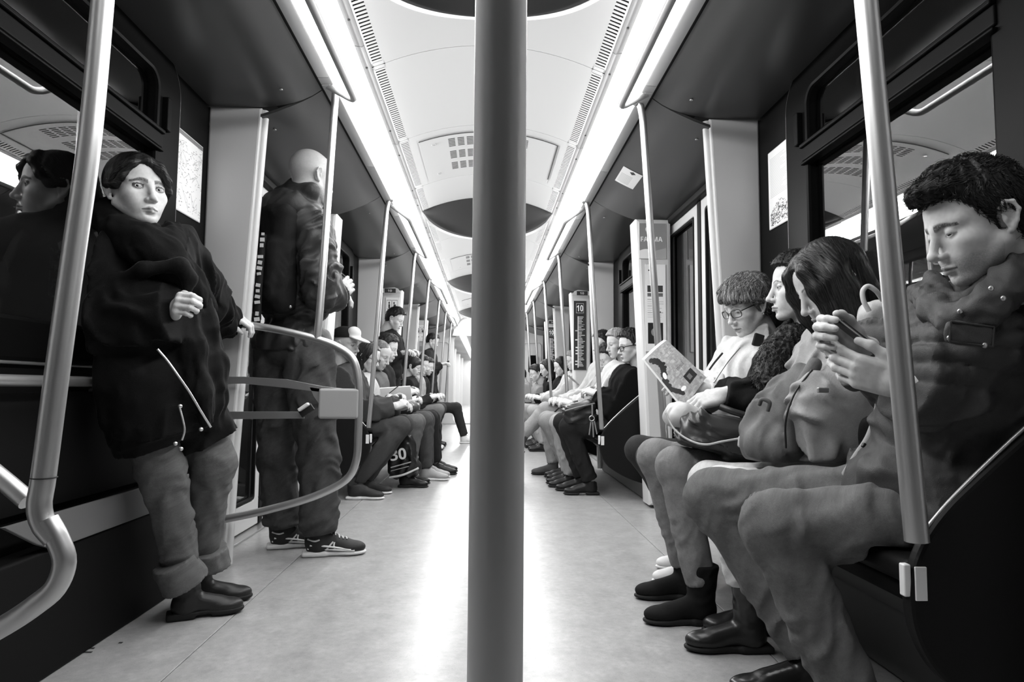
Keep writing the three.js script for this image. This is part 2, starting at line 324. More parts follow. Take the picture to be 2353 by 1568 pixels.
// ---------- slotted vent panels in the vault ----------
for (let i = 0; i <= 2; i++) {
  const d0 = 3.953 + 3.672 * i, d1 = d0 + 0.756;
  const t = thing('vent_panel', ['white curved ceiling vent panel with rows of slots before the dark housing', 'second white ceiling vent panel beyond the nearest dark housing', 'farthest white ceiling vent panel down the carriage'][i], 'vent panel', [0, 2.2, -d0]);
  const arc = []; for (let k = 0; k <= 20; k++) { const x = lerp(-0.43, 0.43, k / 20); arc.push([x, vaultY(x) - 0.006]); }
  mesh('panel', sheet(arc, d0, d1, 0.005), M.vault, t);
  const gap = (pr, a, b) => sheet(pr, a, b, 0.003);
  mesh('panel_gap', [gap(arc.map(([x, y]) => [x, y - 0.001]), d0 - 0.004, d0 + 0.003), gap([[0.428, vaultY(0.428) - 0.0075], [0.436, vaultY(0.436) - 0.0065]], d0, d1 - 0.1)], M.seam, t);
  mesh('hinge', [bx(-0.36, -0.335, vaultY(0.35) - 0.01, vaultY(0.35) - 0.0, -(d0 + 0.09), -(d0 + 0.11)), bx(-0.36, -0.335, vaultY(0.35) - 0.01, vaultY(0.35), -(d1 - 0.11), -(d1 - 0.09))], M.steel, t);
  for (let row = 0; row < 3; row++) {
    const a = d0 + 0.06 + row * 0.215, slots = [];
    for (let col = -4; col <= 4; col++) for (let k = 0; k < 6; k++) {
      const x = col * 0.058, e = a + k * 0.024, w = 0.021;
      slots.push(gap([[x - w, vaultY(x - w) - 0.0068], [x + w, vaultY(x + w) - 0.0068]], e, e + 0.012));
    }
    tag(mesh('slot_row', slots, M.slot, t), null, null, null, 'stuff');
  }
}
// ---------- ends of the carriage ----------
{
  const shape = (d, name, m, open) => {
    const g = slab([[-1.4, 0], [1.4, 0], [1.4, 2.45], [-1.4, 2.45]], open ? [roundRect(THREE.Path, -0.7, 0.03, 0.7, 1.92, 0.12)] : [], 0.1, 0.01).translate(0, 0, -d - 0.1);
    const w = mesh(name, g, m, scene); w.userData.kind = 'structure'; return w;
  };
  shape(D1, 'wall_far', M.white, true);
  shape(D0 - 0.1, 'unseen_wall_near', M.dark, false);  // dark end wall out of view behind the camera, encloses the light
  const e = thing('trim_1', null, null, [0, 0, -D1 + 0.01], null, 'structure');
  for (const s of [-1, 1]) {
    mesh('end_panel_bead', toFront(slab(roundRect(THREE.Shape, s * 1.0 - 0.2, 0.35, s * 1.0 + 0.2, 1.78, 0.08), [roundRect(THREE.Path, s * 1.0 - 0.185, 0.365, s * 1.0 + 0.185, 1.765, 0.07)], 0.012, 0.003), -D1 + 0.012), M.grille, e);
  }
  mesh('end_window', toFront(slab(roundRect(THREE.Shape, 0.92, 1.12, 1.12, 1.5, 0.04), [], 0.02, 0.004), -D1 + 0.02), M.frame, e);
  mesh('gangway_header', toFront(slab([[-0.74, 1.9], [0.74, 1.9], [0.7, 2.05], [0.4, 2.1], [-0.4, 2.1], [-0.7, 2.05]], [], 0.05, 0.01), -D1 + 0.06), M.grille, e);
  function toFront(g, z) { return g.translate(0, 0, z); }
  // the next carriage, seen small through the gangway
  const n = thing('trim_2', null, null, [0, 0, -22], null, 'structure');
  const E0 = D1 + 0.1, E1 = 31;
  mesh('next_floor', bx(-1.3, 1.3, -0.08, 0, -E0, -E1, 0), M.floor, n);
  mesh('next_ceiling', bx(-1.3, 1.3, 2.12, 2.2, -E0, -E1, 0), M.vault, n);
  for (const s of [-1, 1]) {
    mesh('next_wall', bx(s * 1.24, s * 1.32, 0, 2.15, -E0, -E1, 0), M.pillar, n);
    for (let k = 0; k < 5; k++) { mesh('next_pillar', bx(s * 0.98, s * 1.24, 0, 2.05, -(E0 + 0.2 + k * 3.3), -(E0 + 0.5 + k * 3.3), 0.01), M.white, n); mesh('next_window', bx(s * 1.23, s * 1.245, 0.9, 1.9, -(E0 + 0.8 + k * 3.3), -(E0 + 2.4 + k * 3.3), 0.004), M.frame, n); }
    for (let k = 0; k < 5; k++) {
      const d = E0 + 1.8 + k * 3.3, l = thing('ceiling_light', ORD[k] + ' far strip light of the next carriage through the gangway' + (s < 0 ? ', coat man side' : ', end window side'), 'ceiling light', [s * 0.6, 2.1, -d], 'strip lights of the next carriage');
      mesh('diffuser', bx(s * 0.52, s * 0.68, 2.1, 2.115, -(d - 1.6), -(d + 1.6), 0.004), M.lamp, l);
      const L = new THREE.RectAreaLight(0xffffff, LIGHT, 0.15, 3.1); L.position.set(s * 0.6, 2.095, -d); L.quaternion.setFromRotationMatrix(new THREE.Matrix4().makeBasis(V(1, 0, 0), V(0, 0, -1), V(0, 1, 0))); L.name = 'far_strip_lamp'; L.castShadow = true; scene.add(L);
    }
  }
  mesh('next_end', bx(-1.3, 1.3, 0, 2.2, -E1, -E1 - 0.1, 0), M.white, n);
  // tunnel outside
  const tn = thing('wall_tunnel', null, null, [0, 0, -8], null, 'structure');
  for (const s of [-1, 1]) mesh('tunnel_lining', bx(s * 2.3, s * 2.5, -0.9, 3.4, 4, -33, 0), M.tunnel, tn);
}
// ---------- poles ----------
const benchName = ['nearest bench', 'second bench', 'third bench', 'fourth bench'];
const poleX = (y) => 0.81 - (y - 0.5) * 0.06;                 // the posts lean in towards the ceiling
function pole(side, d, y0, label, m = M.steel, r = 0.0165, group) {
  const t = thing('grab_pole', label, 'pole', [side * poleX(y0), y0, -d], group);
  mesh('tube', tube([[side * poleX(y0), y0, -d], [side * poleX(2.05), 2.05, -d], [side * (poleX(2.1) - 0.006), 2.1, -d], [side * (poleX(2.12) - 0.025), 2.13, -d]], r, 40, 16, 0.03), m, t);
  mesh('top_socket', new THREE.CylinderGeometry(r * 1.35, r * 1.35, 0.016, 18).rotateZ(side * 0.9).translate(side * (poleX(2.12) - 0.022), 2.118, -d), m, t);
  return t;
}
{
  const t = thing('centre_pole', 'thick round steel pole standing right before the camera from floor to ceiling', 'pole', [0.0085, 0, -0.47]);
  mesh('tube', tube([[0.0085, 0, -0.47], [0.0085, 2.3, -0.47]], 0.0195, 1, 48), M.poleNear, t);
  mesh('floor_flange', new THREE.CylinderGeometry(0.045, 0.05, 0.012, 32).translate(0.0085, 0.006, -0.47), M.steel, t);
  mesh('ceiling_flange', new THREE.CylinderGeometry(0.05, 0.045, 0.014, 32).translate(0.0085, vaultY(0.01) - 0.009, -0.47), M.steel, t);
}
pole(1, 1.215, 0.5, 'steel grab pole in front of the man holding the phone', M.steel, 0.0215);
pole(1, 2.93, 0.5, 'steel grab pole behind the open magazine', M.steel);
pole(1, 4.55, 0.5, 'steel grab pole before the passenger in the black sweater', M.steel);
pole(-1, 4.6, 0.5, 'steel grab pole crossing the balding seated man', M.steel);
for (const side of [-1, 1]) {
  [6.38, 7.98, 9.78, 11.38, 13.18].forEach((d, k) => pole(side, d, 0.5, ['steel grab pole at the far end of the ', 'steel grab pole at the near end of the ', 'thin far steel pole at the far end of the ', 'thin far steel pole at the near end of the ', 'last thin steel pole at the end of the '][k] + benchName[[1, 2, 2, 3, 3][k]] + (side < 0 ? ', capped man side' : ', black sweater side')));
}
// curved pole beside the standing woman: bends out above the floor and back to the wall
{
  const t = thing('grab_pole', 'bright steel pole beside the standing woman, bulging out above the floor', 'pole', [-0.8, 0.5, -1.2]);
  const P = (x, y, d = 1.2) => at(x, y, d);
  mesh('tube', tube([P(262, -330, 1.235), P(236, 0, 1.235), P(205, 330, 1.22), P(167, 600, 1.21), P(131, 860), P(98, 1110), P(90, 1165), P(100, 1205), P(128, 1238)], 0.0195, 90, 20), M.steel, t);
  mesh('lower_bend', tube([P(108, 1196, 1.2), P(132, 1240), P(148, 1292), P(128, 1350), P(80, 1392), P(0, 1444, 1.21), P(-110, 1500, 1.22), [-1.2, 0.2, -1.23]], 0.0185, 70, 18), M.steel, t);
  mesh('weld_ring', new THREE.TorusGeometry(0.0196, 0.0012, 8, 24).rotateX(Math.PI / 2).translate(...P(101, 1098).toArray()), M.slot, t);
  mesh('side_arm', tube([P(64, 1152, 1.21), P(0, 1098, 1.22), P(-90, 1030, 1.23), [-1.22, 0.8, -1.24]], 0.0165, 30, 14), M.steel, t);
}
// ---------- overhead rails ----------
function rail(side, dA, dB, label, group) {
  const t = thing('overhead_rail', label, 'handrail', [side * 0.6, 2.0, -(dA + dB) / 2], group);
  const X = 0.578, Y = 2.02, ax = 0.715, ay = 2.112;
  mesh('tube', tube([[side * ax, ay, -dA], [side * X, Y, -(dA + 0.05)], [side * X, Y, -(dB - 0.05)], [side * ax, ay, -dB]], 0.0155, 90, 14, 0.05), M.trim, t);
  for (const d of [dA, dB]) mesh('bracket', bx(side * 0.695, side * 0.735, 2.098, 2.116, -d - 0.025, -d + 0.025, 0.006), M.trim, t);
}
const railLabel = (s, k) => ['grey overhead handrail nearest the camera over ', 'overhead handrail above the second bench over ', 'small far overhead handrail over the third bench by ', 'tiny farthest overhead handrail down the carriage by '][k] + (s < 0 ? 'the standing woman side' : 'the phone user side');
for (const s of [-1, 1]) [[1.3, 2.83], [4.7, 6.25], [8.1, 9.65], [11.5, 13.05]].forEach(([a, b], k) => rail(s, a, b, railLabel(s, k)));
// ---------- benches, end wings, fairings below ----------
function bench(side, S, label) {
  const t = thing('bench', label, 'bench', [side * 1.0, 0, -(S + 0.9)]);
  const n = 4, a = S + 0.06, w = 1.66 / n;
  for (let k = 0; k < n; k++) {
    const p = a + k * w + 0.004, q = a + (k + 1) * w - 0.004;
    mesh('seat', bx(side * 0.82, side * 1.195, 0.4, 0.45, -p, -q, 0.02), M.seat, t);
    const b = bx(side * 1.2, side * 1.232, 0.44, 0.9, -p, -q, 0.012);
    mesh('backrest', b, M.seat, t);
  }
  mesh('bench_frame', [bx(side * 0.84, side * 1.235, 0.36, 0.4, -a, -(a + 1.66), 0.01)], M.dark, t);
  const fair = []; for (let k = 0; k <= 8; k++) { const q = k / 8; fair.push([side * lerp(0.98, 1.236, q), lerp(0.355, 0.1, Math.pow(q, 0.7))]); }
  mesh('under_fairing', sheet(fair, a + 0.01, a + 1.65, 0.01), M.under, t);
  mesh('under_box', bx(side * 1.12, side * 1.236, 0.0, 0.2, -(a + 0.02), -(a + 1.64), 0.02), M.under, t);
}
function wing(side, d, label, cat = 'partition') {
  const t = thing('seat_partition', label, cat, [side * 1.0, 0.4, -d]);
  const s = new THREE.Shape();
  s.moveTo(side * 1.236, 0.84); s.quadraticCurveTo(side * 1.08, 0.74, side * 0.9, 0.58); s.quadraticCurveTo(side * 0.8, 0.49, side * 0.797, 0.39); s.quadraticCurveTo(side * 0.797, 0.3, side * 0.86, 0.24); s.quadraticCurveTo(side * 1.0, 0.13, side * 1.236, 0.1); s.closePath();
  mesh('panel', slab(s, [], 0.03, 0.008).translate(0, 0, -d - 0.015), M.wing, t);
  mesh('reflector', [bx(side * 0.789, side * 0.803, 0.395, 0.455, -(d - 0.011), -(d + 0.006), 0.003), bx(side * 0.806, side * 0.828, 0.39, 0.452, -(d - 0.0185), -(d - 0.0145), 0.001)], M.label, t);
  mesh('edge_trim', tube([[side * 1.23, 0.838, -d], [side * 1.08, 0.738, -d], [side * 0.9, 0.58, -d], [side * 0.825, 0.5, -d]], 0.004, 30, 8), M.steel, t);
}
bench(1, 1.2, 'dark bench under the four passengers beside the window');
bench(-1, 4.6, 'dark bench under the passenger in the baseball cap'); bench(1, 4.6, 'dark bench under the passenger in the black sweater');
bench(-1, 8.0, 'far dark bench under the passenger in the flat cap'); bench(1, 8.0, 'far dark bench beyond the first line map column');
bench(-1, 11.4, 'farthest dark bench near the carriage end on the coat man side'); bench(1, 11.4, 'farthest dark bench near the carriage end under small passengers');
wing(1, 1.235, 'black rounded seat partition at the foot of the pole by the phone user');
wing(1, 2.96, 'black seat partition hidden behind the knees of the magazine reader');
wing(1, 4.57, 'black rounded seat partition beside the passenger in the black sweater');
wing(-1, 4.62, 'black rounded seat partition beside the passenger in the baseball cap');
[6.4, 8.0, 9.8, 11.4].forEach((d, k) => { for (const s of [-1, 1]) wing(s, d, ['black partition at the far end of the second bench', 'small black partition starting the third bench', 'small black partition ending the third bench', 'tiny black partition starting the last bench'][k] + (s < 0 ? ' on the capped man side' : ' on the black sweater side')); });
// ---------- standing place by the window: barrier hoop, hip rail, heater casing ----------
{
  const D = 2.84, P = (x, y) => at(x, y, D), t = thing('barrier', 'steel tube barrier with flat rails between the woman and the bald man', 'barrier', [-0.9, 0.6, -D]);
  const pts = [[-1.236, 1.06, -D], P(545, 744), P(660, 763), P(770, 795), P(808, 822), P(822, 865), P(823, 1000), P(818, 1060), P(800, 1098), P(735, 1136), P(620, 1171), P(515, 1194), [-1.236, 0.19, -D]];
  mesh('hoop', tube(pts, 0.0165, 120, 14), M.steel, t);
  const flat = (px) => slab(px.map(([x, y]) => { const p = P(x, y); return [p.x, p.y]; }), [], 0.006, 0.001).translate(0, 0, -D);
  mesh('flat_rail', [flat([[500, 866], [560, 866], [660, 872], [742, 888], [820, 897], [820, 912], [742, 902], [724, 900], [660, 892], [560, 882], [500, 884]])], M.steel, t);
  mesh('flat_rail', [flat([[500, 946], [700, 946], [700, 962], [500, 964]])], M.steel, t);
  mesh('flat_link', flat([[712, 890], [735, 893], [735, 930], [722, 912]]), M.steel, t); mesh('flat_link', flat([[500, 866], [516, 870], [508, 905], [516, 950], [500, 955]]), M.steel, t);
  const a = P(734, 893), b = P(826, 963);
  mesh('strap_box', bx(a.x, b.x, b.y, a.y, -D + 0.02, -D - 0.03, 0.012), M.trim, t);
  mesh('strap_end', [bx(0, 0.05, 0, 0.014, 0, 0.03, 0.004).rotateZ(0.62).translate(P(694, 946).x, P(694, 946).y, -D + 0.02)], M.label, t);
  mesh('strap', [bx(0, 0.062, 0, 0.034, -0.008, 0.004, 0.003).rotateZ(0.62).translate(P(698, 962).x, P(698, 962).y + 0.003, -D + 0.02)], M.black, t);
  const q = P(728, 780), top = at(771, 212, 2.9).add(V(0.012, 0.02, 0));
  const t2 = thing('grab_pole', 'steel grab pole rising from the barrier past the bald man', 'pole', q.toArray());
  mesh('tube', tube([top, at(771, 212, 2.9), at(755, 440, 2.88), at(742, 620, 2.85), P(733, 735), q], 0.0165, 60, 16, 0.08), M.steel, t2);
  mesh('top_socket', new THREE.CylinderGeometry(0.022, 0.022, 0.016, 18).translate(top.x, top.y - 0.006, top.z), M.steel, t2);
}
{
  const t = thing('hip_rail', 'steel leaning rail along the wall below the window behind the woman', 'handrail', [-1.17, 0.79, -1.6]);
  mesh('tube', tube([[-1.23, 0.79, -1.26], [-1.17, 0.79, -1.3], [-1.17, 0.79, -2.44], [-1.23, 0.79, -2.48]], 0.015, 50, 14, 0.04), M.steel, t);
  for (const d of [1.35, 2.1]) mesh('bracket', tube([[-1.17, 0.785, -d], [-1.236, 0.76, -d]], 0.009, 1, 10), M.steel, t);
  const h = thing('heater_casing', 'low black heater casing with a pale band along its top behind the woman', 'heater', [-1.2, 0, -1.7]);
  mesh('casing', bx(-1.236, -1.16, 0.0, 0.34, -1.3, -2.82, 0.01), M.dark, h);
  mesh('pale_band', slabBand(), M.under, h);
  function slabBand() { const g = slab([[1.64, 0.437], [2.8, 0.437], [2.8, 0.34], [1.92, 0.34], [1.82, 0.345], [1.76, 0.37]], [], 0.012, 0.003); return toSide(g, 1.15, -1); }
  const u = thing('wall_panel', 'black lower wall panel of the standing place under the rail', 'panel', [-1.22, 0.5, -1.7]);
  mesh('panel', bx(-1.237, -1.215, 0.44, 0.76, -1.3, -2.8, 0.004), M.dark, u);
}
// ---------- posters, signs, stickers ----------
const font = await new FontLoader().loadAsync('fonts/droid/droid_sans_bold.typeface.json');
function print(w, h, m, tex, z = 0) { return new THREE.MeshPhysicalMaterial({ map: tex, roughness: 0.45, color: 0xffffff }); }
{
  const mapTex = canvasTex(512, 640, (c, w, h) => {
    c.fillStyle = '#e9e9e9'; c.fillRect(0, 0, w, h); c.fillStyle = '#777'; c.fillRect(0, 0, w, 34); c.strokeStyle = '#b9b9b9'; c.lineWidth = 5;
    for (let i = 0; i < 22; i++) { c.beginPath(); let x = rnd() * w, y = 60 + rnd() * (h - 80); c.moveTo(x, y); for (let k = 0; k < 5; k++) { x += (rnd() - 0.5) * 190; y += (rnd() - 0.5) * 170; c.lineTo(x, y); } c.stroke(); }
    for (let i = 0; i < 150; i++) { c.fillStyle = rnd() > 0.7 ? '#777' : '#aaa'; c.fillRect(rnd() * w, 60 + rnd() * (h - 90), 8 + rnd() * 18, 6); }
    for (let i = 0; i < 12; i++) { c.fillStyle = '#888'; c.fillRect(rnd() * w, 60 + rnd() * (h - 120), 14, 12); }
  });
  const t = thing('line_map', 'white network map poster on the dark wall behind the standing woman', 'poster', [-1.23, 1.65, -2.68]);
  const g = new THREE.PlaneGeometry(0.255, 0.325); g.rotateY(Math.PI / 2); g.translate(-1.2335, 1.645, -2.68);
  mesh('frame', bx(-1.24, -1.234, 1.478, 1.812, -2.548, -2.812, 0.002), M.white, t);
  mesh('print', g, print(0, 0, 0, mapTex), t);
  const noticeTex = canvasTex(512, 640, (c, w, h) => {
    c.fillStyle = '#ececec'; c.fillRect(0, 0, w, h); c.fillStyle = '#333'; c.font = 'bold 46px sans-serif'; c.save(); c.translate(w - 26, 40); c.rotate(Math.PI / 2); c.fillStyle = '#222'; c.fillRect(-6, -6, 90, 40); c.fillStyle = '#eee'; c.font = '26px sans-serif'; c.fillText('4 3', 4, 26); c.restore();
    c.fillStyle = '#bdbdbd'; for (let r = 0; r < 26; r++) c.fillRect(40, 60 + r * 13, 250 + rnd() * 190, 4);
    for (let i = 0; i < 420; i++) { const x = 30 + rnd() * (w - 60), y = 430 + rnd() * 190 * (0.4 + 0.6 * Math.sin(x / w * 3.1)); c.fillStyle = ['#222', '#666', '#999', '#cfcfcf'][Math.floor(rnd() * 4)]; c.fillRect(x, h - (y - 430) - 20, 6 + rnd() * 26, 3 + rnd() * 12); }
  });
  const t2 = thing('poster', 'white text poster with a drawing at its foot beside the window', 'poster', [1.23, 1.65, -2.66]);
  const g2 = new THREE.PlaneGeometry(0.2, 0.335); g2.rotateY(-Math.PI / 2); g2.translate(1.2335, 1.65, -2.665);
  mesh('frame', bx(1.24, 1.234, 1.478, 1.822, -2.56, -2.77, 0.002), M.white, t2);
  mesh('print', g2, print(0, 0, 0, noticeTex), t2);
}
// pillar signs face the camera on the far post of every doorway
function pillarSign(side, S, x0, x1, y0, y1, name, label, tex, category = 'sign') {
  const d = S + 3.1, t = thing(name, label, category, [side * (x0 + x1) / 2, (y0 + y1) / 2, -d]);
  mesh('board', bx(side * x0, side * x1, y0, y1, -d + 0.002, -d + 0.008, 0.002), M.white, t);
  const g = new THREE.PlaneGeometry(Math.abs(x1 - x0) - 0.006, y1 - y0 - 0.006).translate(side * (x0 + x1) / 2, (y0 + y1) / 2, -d + 0.0085);
  mesh('print', g, print(0, 0, 0, tex), t); return t;
}
const farmaTex = canvasTex(384, 512, (c, w, h) => {
  c.fillStyle = '#8d8d8d'; c.fillRect(0, 0, w, h); c.fillStyle = '#f2f2f2'; c.beginPath(); c.moveTo(0, h); c.lineTo(0, h * 0.78); c.quadraticCurveTo(w * 0.5, h * 0.62, w * 0.55, h); c.fill();
  c.fillStyle = '#a8a8a8'; c.beginPath(); c.moveTo(w, h); c.lineTo(w, h * 0.7); c.lineTo(w * 0.5, h * 0.8); c.lineTo(w * 0.55, h); c.fill();
  c.fillStyle = '#f4f4f4'; c.beginPath(); c.ellipse(w * 0.38, h * 0.18, w * 0.16, h * 0.1, 0.3, 0, 7); c.fill(); c.fillRect(w * 0.28, h * 0.08, w * 0.16, h * 0.14);
  c.font = 'bold 96px sans-serif'; c.fillText('FARMA', w * 0.02, h * 0.52, w * 0.92);
});
const infoTex = canvasTex(256, 1024, (c, w, h) => {
  c.fillStyle = '#f0f0f0'; c.fillRect(0, 0, w, h); c.fillStyle = '#3a3a3a'; c.fillRect(20, 250, w * 0.78, 78); c.fillStyle = '#666'; c.fillRect(20, 340, w * 0.78, 30); c.fillStyle = '#222'; c.fillRect(20, 372, w * 0.78, 8);
  for (let k = 0; k < 9; k++) { c.fillStyle = k % 3 ? '#d2d2d2' : '#b0b0b0'; c.fillRect(20, 410 + k * 26, w * (0.55 + 0.3 * rnd()), 10); }
  c.fillStyle = '#1b1b1b'; c.fillRect(24, 690, w * 0.76, 245); c.fillStyle = '#8a8a8a'; c.beginPath(); c.arc(w * 0.45, 800, 50, 0, 7); c.fill(); c.fillStyle = '#ddd'; c.fillRect(w * 0.62, 780, 30, 6); c.fillRect(w * 0.62, 900, 40, 6);
  c.fillStyle = '#333'; c.beginPath(); c.arc(40, 70, 9, 0, 7); c.fill(); c.fillRect(w * 0.7, 555, 12, 18);
});
function lineTex() {
  return canvasTex(256, 1024, (c, w, h) => {
    c.fillStyle = '#2b2b2b'; c.fillRect(0, 0, w, h); c.strokeStyle = '#e8e8e8'; c.lineWidth = 5; c.strokeRect(52, 40, 150, 140); c.fillStyle = '#fff'; c.font = 'bold 128px sans-serif'; c.fillText('10', 56, 156);
    c.fillStyle = '#e4e4e4'; c.fillRect(78, 230, 20, 760);
    for (let k = 0; k < 33; k++) { const y = 236 + k * 22.6; c.fillStyle = k === 5 || k === 9 ? '#bdbdbd' : '#ededed'; c.fillRect(98, y, 50 + rnd() * 85, k === 5 || k === 9 ? 7 : 9); if ([9, 15, 20, 22, 24, 29, 31].includes(k)) c.fillRect(36 - (k % 2) * 8, y - 4, 46, 18); }
  });
}
const headTex = (s) => canvasTex(256, 128, (c, w, h) => { c.fillStyle = '#2e2e2e'; c.fillRect(0, 0, w, h); c.fillStyle = '#cfcfcf'; c.font = 'bold 92px sans-serif'; c.fillText(s, 70, 98); });
const noticeSmall = (k) => canvasTex(256, 512, (c, w, h) => { c.fillStyle = '#ececec'; c.fillRect(0, 0, w, h); c.strokeStyle = '#777'; c.lineWidth = 6; c.strokeRect(20, 30, 90, 100); c.strokeRect(125, 30, 100, 100); c.fillStyle = '#333'; c.beginPath(); c.arc(65, 60, 14, 0, 7); c.fill(); c.fillRect(50, 76, 34, 44); c.beginPath(); c.arc(160, 62, 14, 0, 7); c.fill(); c.fillRect(150, 78, 46, 40); c.fillRect(60, 180, 18, 18); c.fillStyle = '#888'; c.fillRect(150, 182, 26, 12); c.fillStyle = '#9a9a9a'; c.fillRect(90, 260, 90, 170); c.fillStyle = '#c4c4c4'; c.fillRect(100, 280, 70, 60); });
pillarSign(1, 1.2, 1.02, 1.205, 1.655, 1.9, 'shop_sign', 'grey advertising sign reading FARMA on the white door pillar', farmaTex);
pillarSign(1, 1.2, 1.06, 1.2, 1.03, 1.62, 'notice_board', 'narrow white notice board with a dark picture below the FARMA sign', infoTex, 'notice');
pillarSign(1, 4.6, 1.035, 1.19, 1.0, 1.83, 'line_map_column', 'dark line map column headed with a large white 10, the nearer one', lineTex(), 'sign');
pillarSign(1, 8.0, 1.035, 1.19, 1.0, 1.83, 'line_map_column', 'smaller farther dark line map column headed 10', lineTex(), 'sign');
pillarSign(-1, 4.6, 1.03, 1.19, 1.3, 1.84, 'notice_board', 'white notice with small pictograms behind the standing young man', noticeSmall(0), 'notice');
pillarSign(-1, 8.0, 1.03, 1.19, 1.3, 1.84, 'notice_board', 'small far white notice with pictograms beside the coat man', noticeSmall(1), 'notice');
pillarSign(-1, 1.2, 1.03, 1.19, 1.3, 1.84, 'notice_board', 'white notice on the door pillar half hidden by the bald man', noticeSmall(2), 'notice');
function headSign(side, S, s, label) {
  const d = S + 3.1 - 0.12, t = thing('header_sign', label, 'sign', [side * 1.1, 1.97, -d]);
  const g = slab([[side * 1.0, 1.935], [side * 1.21, 1.935], [side * 1.21, 1.985], [side * 1.07, 2.0], [side * 1.03, 1.985]].map(([x, y]) => [x, y - 0.06]), [], 0.02, 0.003).translate(0, 0, -d);
  mesh('board', g, M.grille, t);
  mesh('print', new THREE.PlaneGeometry(0.13, 0.05).translate(side * 1.12, 1.9, -d + 0.021), print(0, 0, 0, headTex(s)), t);
}
headSign(1, 4.6, '10', 'dark sign with a pale 10 above the nearer line map column');
headSign(1, 8.0, '10', 'tiny dark sign with a pale 10 above the farther line map column');
headSign(-1, 4.6, '10', 'grey header sign above the pictogram notice behind the young man');
{
  const t = thing('sticker', 'white notice sticker on the curved grey soffit near the reader', 'sticker', [0.8, 2.05, -3.3]);
  const tex = canvasTex(256, 256, (c, w, h) => { c.fillStyle = '#ececec'; c.fillRect(0, 0, w, h); c.fillStyle = '#aaa'; for (let k = 0; k < 9; k++) c.fillRect(20, 30 + k * 16, 150, 5); c.fillStyle = '#222'; c.beginPath(); c.moveTo(100, 222); c.lineTo(140, 196); c.lineTo(180, 222); c.lineTo(140, 244); c.fill(); });
  const a = V(0.785, 2.077, -3.05), g = new THREE.PlaneGeometry(0.15, 0.26, 6, 1), p = g.attributes.position, prof = (x) => { const pr = [[0.748, 2.107], [0.79, 2.078], [0.83, 2.056], [0.88, 2.032], [0.94, 2.006], [1.0, 1.984]]; for (let i = 0; i < 5; i++) if (x <= pr[i + 1][0]) return lerp(pr[i][1], pr[i + 1][1], (x - pr[i][0]) / (pr[i + 1][0] - pr[i][0])); return 1.98; };
  for (let i = 0; i < p.count; i++) { const x = 0.845 + p.getX(i) * 0.75, z = -3.82 - p.getY(i); p.setXYZ(i, x, prof(x) - 0.002, z); }
  g.computeVertexNormals(); mesh('print', g, Object.assign(print(0, 0, 0, tex), { side: THREE.DoubleSide }), t);
}
